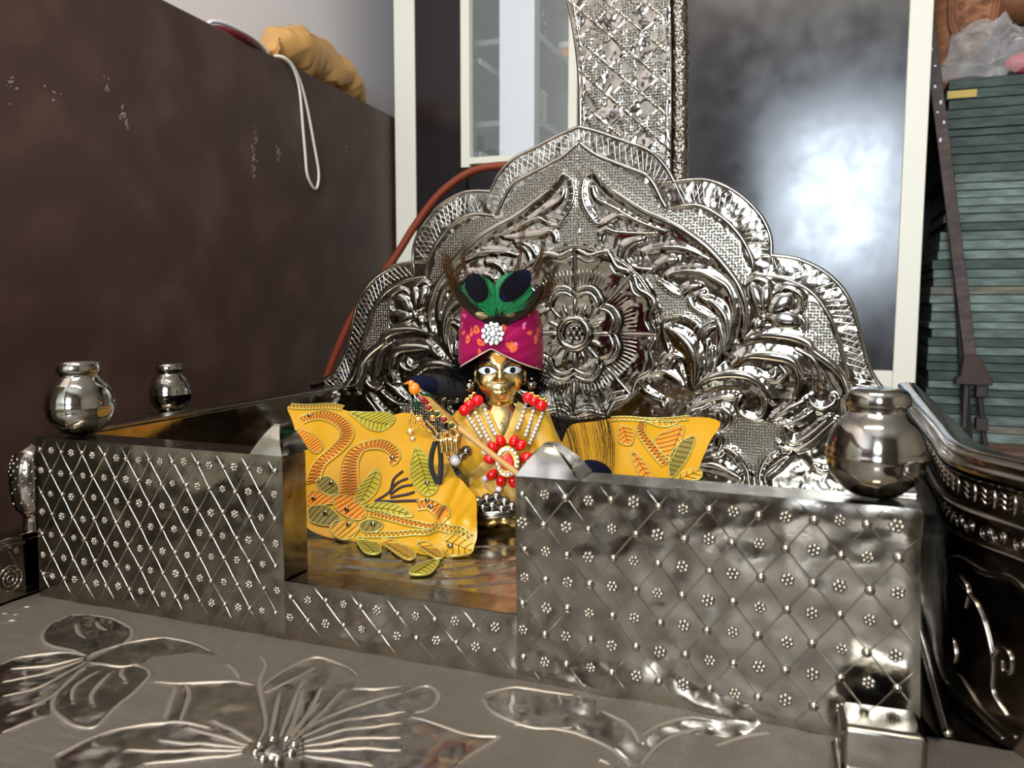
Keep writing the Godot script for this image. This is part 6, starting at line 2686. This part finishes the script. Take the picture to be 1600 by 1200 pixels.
func leaf_on(parent: Node, a: Array, mat: Material, veins: bool):
	var p := closed_spline(a, 3.0)
	var o := part("leaf_applique", sheet_of(p, 0.0011, 6.0), mat, parent)
	cord_on(o, "edge_cord", p, 0.0007, 0.0014, M.gold_cord, true)
	# stitched veins: a midrib and slanting strokes
	var c := Vector2.ZERO
	var far := Vector2.ZERO
	for q in p:
		c += q / p.size()
	var best := 0.0
	var e0 := p[0]
	var e1 := p[0]
	for i in p.size():
		for j in range(i + 1, p.size()):
			if p[i].distance_squared_to(p[j]) > best:
				best = p[i].distance_squared_to(p[j])
				e0 = p[i]
				e1 = p[j]
	var d := (e1 - e0).normalized()
	var n := Vector2(-d.y, d.x)
	var b := Mb.new()
	var L := sqrt(best)
	var cnt := int(L / 6.0)
	if veins:
		var pts := PackedVector3Array()
		for k in 7:
			var q := e0.lerp(e1, 0.08 + 0.84 * k / 6.0)
			pts.append(cp(q.x, q.y, 0.0016))
		b.tube(pts, f1(0.0003), 4)
	for k in cnt:
		var q := e0 + d * (L * (k + 0.7) / cnt)
		for s: float in [-1.0, 1.0]:
			if not veins and s > 0:
				continue
			var w := 0.0
			var dir: Vector2 = (n * s + d * 0.7).normalized() if veins else n
			var q0 := q
			if not veins:
				q0 = q - n * 14.0
				while q0.distance_to(q) > 0.5 and not Geometry2D.is_point_in_polygon(q0, p):
					q0 += n * 0.5
			w = 0.0
			while w < 26.0 and Geometry2D.is_point_in_polygon(q0 + dir * (w + 1.2), p):
				w += 0.6
			if w > 1.5:
				var q1: Vector2 = q0 + dir * w
				b.tube(PackedVector3Array([cp(q0.x, q0.y, 0.0016), cp((q0.x + q1.x) / 2, (q0.y + q1.y) / 2, 0.0018), cp(q1.x, q1.y, 0.0015)]), f1(0.0003), 4)
	part("stitching", b, M.dark_thread, o).set_meta("kind", "stuff")

func band_on(parent: Node, a: Array, w0: float, w1: float, mat: Material):
	var p := spline_pts(a)
	p = resample(p, 4.6)
	var lft := PackedVector2Array()
	var rgt := PackedVector2Array()
	for k in p.size():
		var d := (p[mini(k + 1, p.size() - 1)] - p[maxi(k - 1, 0)]).normalized()
		var n := Vector2(-d.y, d.x) * lerpf(w0, w1, float(k) / (p.size() - 1)) * 0.5
		lft.append(p[k] + n)
		rgt.append(p[k] - n)
	var pts := PackedVector3Array()
	for k in p.size():
		for j in 6:
			var q := lft[k].lerp(rgt[k], j / 5.0)
			pts.append(cp(q.x, q.y, 0.0013 if j > 0 and j < 5 else 0.0003))
	var b := Mb.new()
	b.grid(pts, 6, false, 1.0)
	if b.n[8].dot(cn(p[1].x, p[1].y)) < 0:
		for k in b.n.size():
			b.n[k] = -b.n[k]
	var o := part("paisley_band", b, mat, parent)
	cord_on(o, "edge_cord", lft, 0.0007, 0.0014, M.gold_cord)
	cord_on(o, "edge_cord", rgt, 0.0007, 0.0014, M.gold_cord)
	b = Mb.new()
	for k in range(0, p.size() - 1):
		for h in 2:
			var q0 := lft[k].lerp(rgt[k], 0.10) if h == 0 else lft[k].lerp(rgt[k], 0.9).lerp(lft[k + 1].lerp(rgt[k + 1], 0.9), 0.5)
			var q1 := lft[k].lerp(lft[k + 1], 0.5).lerp(rgt[k].lerp(rgt[k + 1], 0.5), 0.9) if h == 0 else lft[k + 1].lerp(rgt[k + 1], 0.10)
			b.tube(PackedVector3Array([cp(q0.x, q0.y, 0.0019), cp(q1.x, q1.y, 0.0019)]), f1(0.0003), 4)
	part("zigzag_stitching", b, M.dark_thread, o).set_meta("kind", "stuff")

func cloth():
	var t := thing("embroidered_cloth", "golden yellow satin cloth with paisley and leaf embroidery spread on both sides of the idol", "cloth")
	var left := closed_spline([-284, 180, -241, 180, -187, 176, -152, 172, -118, 178, -64, 129, -28, 86, -3, 66, 11, 36, 18, 8, 4, -12, -36, -14, -64, -8, -93, -2, -127, -1, -160, 6, -188, 41, -233, 113, -263, 153], 6.0)
	var L := part("left_panel", sheet_of(left, 0.0, 5.0), M.yellow_satin, t)
	var right := closed_spline([64, 180, 94, 187, 132, 193, 183, 194, 212, 190, 206, 163, 201, 137, 196, 109, 160, 98, 110, 96, 66, 110, 62, 150], 6.0)
	var R := part("right_panel", sheet_of(right, 0.0, 5.0), M.yellow_satin, t)
	for q in [[[-254, 158, -246, 164, -226, 166, -196, 154, -181, 134, -181, 111, -190, 87, -185, 60], 13.0, 17.0], [[-137, 54, -152, 82, -159, 103, -156, 121, -139, 126, -118, 119, -107, 106, -112, 97], 22.0, 9.0], [[-57, 47, -45, 51, -30, 43, -21, 30, -28, 22], 12.0, 14.0], [[-101, 32, -74, 27, -48, 25, -30, 27], 7.0, 7.0]]:
		band_on(L, q[0], q[1], q[2], M.orange_thread)
	band_on(L, [-95, 5, -66, 9, -36, 17, -11, 18, 15, 12], 6.5, 6.5, M.gold_thread)
	band_on(L, [-282, 179, -250, 181, -206, 179], 9.0, 7.0, M.gold_thread)
	var kinds := [M.olive_thread, M.olive_thread, M.olive_thread, M.olive_thread, M.olive_dark, M.orange_thread, M.olive_dark, M.orange_thread, M.gold_thread, M.olive_dark, M.orange_thread, M.olive_thread, M.gold_thread, M.gold_thread, M.gold_thread, M.olive_thread]
	var leaves := [[-198, 175, -173, 180, -152, 179, -137, 169, -135, 156, -145, 147, -164, 153, -184, 165], [-93, 126, -81, 120, -67, 105, -46, 75, -49, 62, -60, 63, -75, 77, -87, 98], [-125, 44, -132, 63, -130, 84, -123, 92, -112, 77, -108, 57, -116, 43], [-115, 39, -100, 44, -74, 42, -56, 34, -76, 30, -94, 32], [-182, 65, -172, 73, -157, 65, -148, 53, -161, 48], [-182, 51, -155, 48, -147, 37, -171, 31], [-169, 28, -151, 32, -129, 20, -135, 10, -158, 12], [-150, 46, -133, 51, -106, 32, -113, 22, -138, 30], [-135, 13, -124, 21, -107, 17, -105, 3, -115, -6, -132, 5], [-107, 19, -98, 24, -82, 20, -84, 11, -99, 9], [-255, 143, -226, 137, -201, 116, -201, 104, -218, 112], [-102, 1, -88, -2, -73, -7, -59, -31, -73, -33], [-74, 0, -55, 0, -31, -17, -23, -34, -33, -35], [-40, 4, -19, 1, -1, -20, -7, -25], [-14, 8, 2, 16, 16, 10, 17, -3, 3, -14], [-7, -71, -12, -48, -2, -28, 8, -63]]
	for k in leaves.size():
		leaf_on(L, leaves[k], kinds[k], k < 4 or k > 10)
	for q in [[-103, 46, -92, 59, -96, 77, -92, 90], [-92, 58, -89, 72, -82, 80], [-89, 55, -82, 67, -73, 72], [-87, 51, -74, 57, -67, 63], [-101, 46, -80, 47, -58, 54]]:
		cord_on(L, "purple_twig", spline_pts(q), 0.0015, 0.0010, M.purple_thread)
	var st := [-247, 165, -111, 106, -163, 64, -170, 40, -146, 22, -128, 32, -117, 14, -92, 18, -59, 77, -49, 54, -43, 48, -4, 2]
	for k in range(0, st.size(), 2):
		var b := Mb.new()
		var c := cp(st[k], st[k + 1], 0.0028)
		b.ell(sc(c, Vector3(0.0026, 0.0026, 0.0017)), 12, 7)
		part("rhinestone", b, M.silver_bright, L)
	var rl := [[154, 163, 167, 179, 179, 180, 177, 156, 170, 135, 158, 150], [176, 113, 171, 142, 179, 161, 191, 166, 189, 144, 183, 126], [181, 110, 185, 120, 193, 125, 202, 124, 203, 112], [134, 139, 147, 131, 160, 110, 149, 109], [136, 189, 156, 191, 172, 186, 157, 180], [117, 174, 131, 168, 133, 148, 120, 151]]
	var rk := [M.orange_thread, M.olive_dark, M.gold_thread, M.orange_thread, M.gold_thread, M.orange_thread]
	for k in rl.size():
		leaf_on(R, rl[k], rk[k], k != 1)
	band_on(R, [104, 186, 135, 189, 152, 191, 185, 192], 6.0, 6.0, M.gold_thread)
	band_on(R, [137, 184, 139, 167, 154, 147, 170, 131], 7.0, 11.0, M.orange_thread)
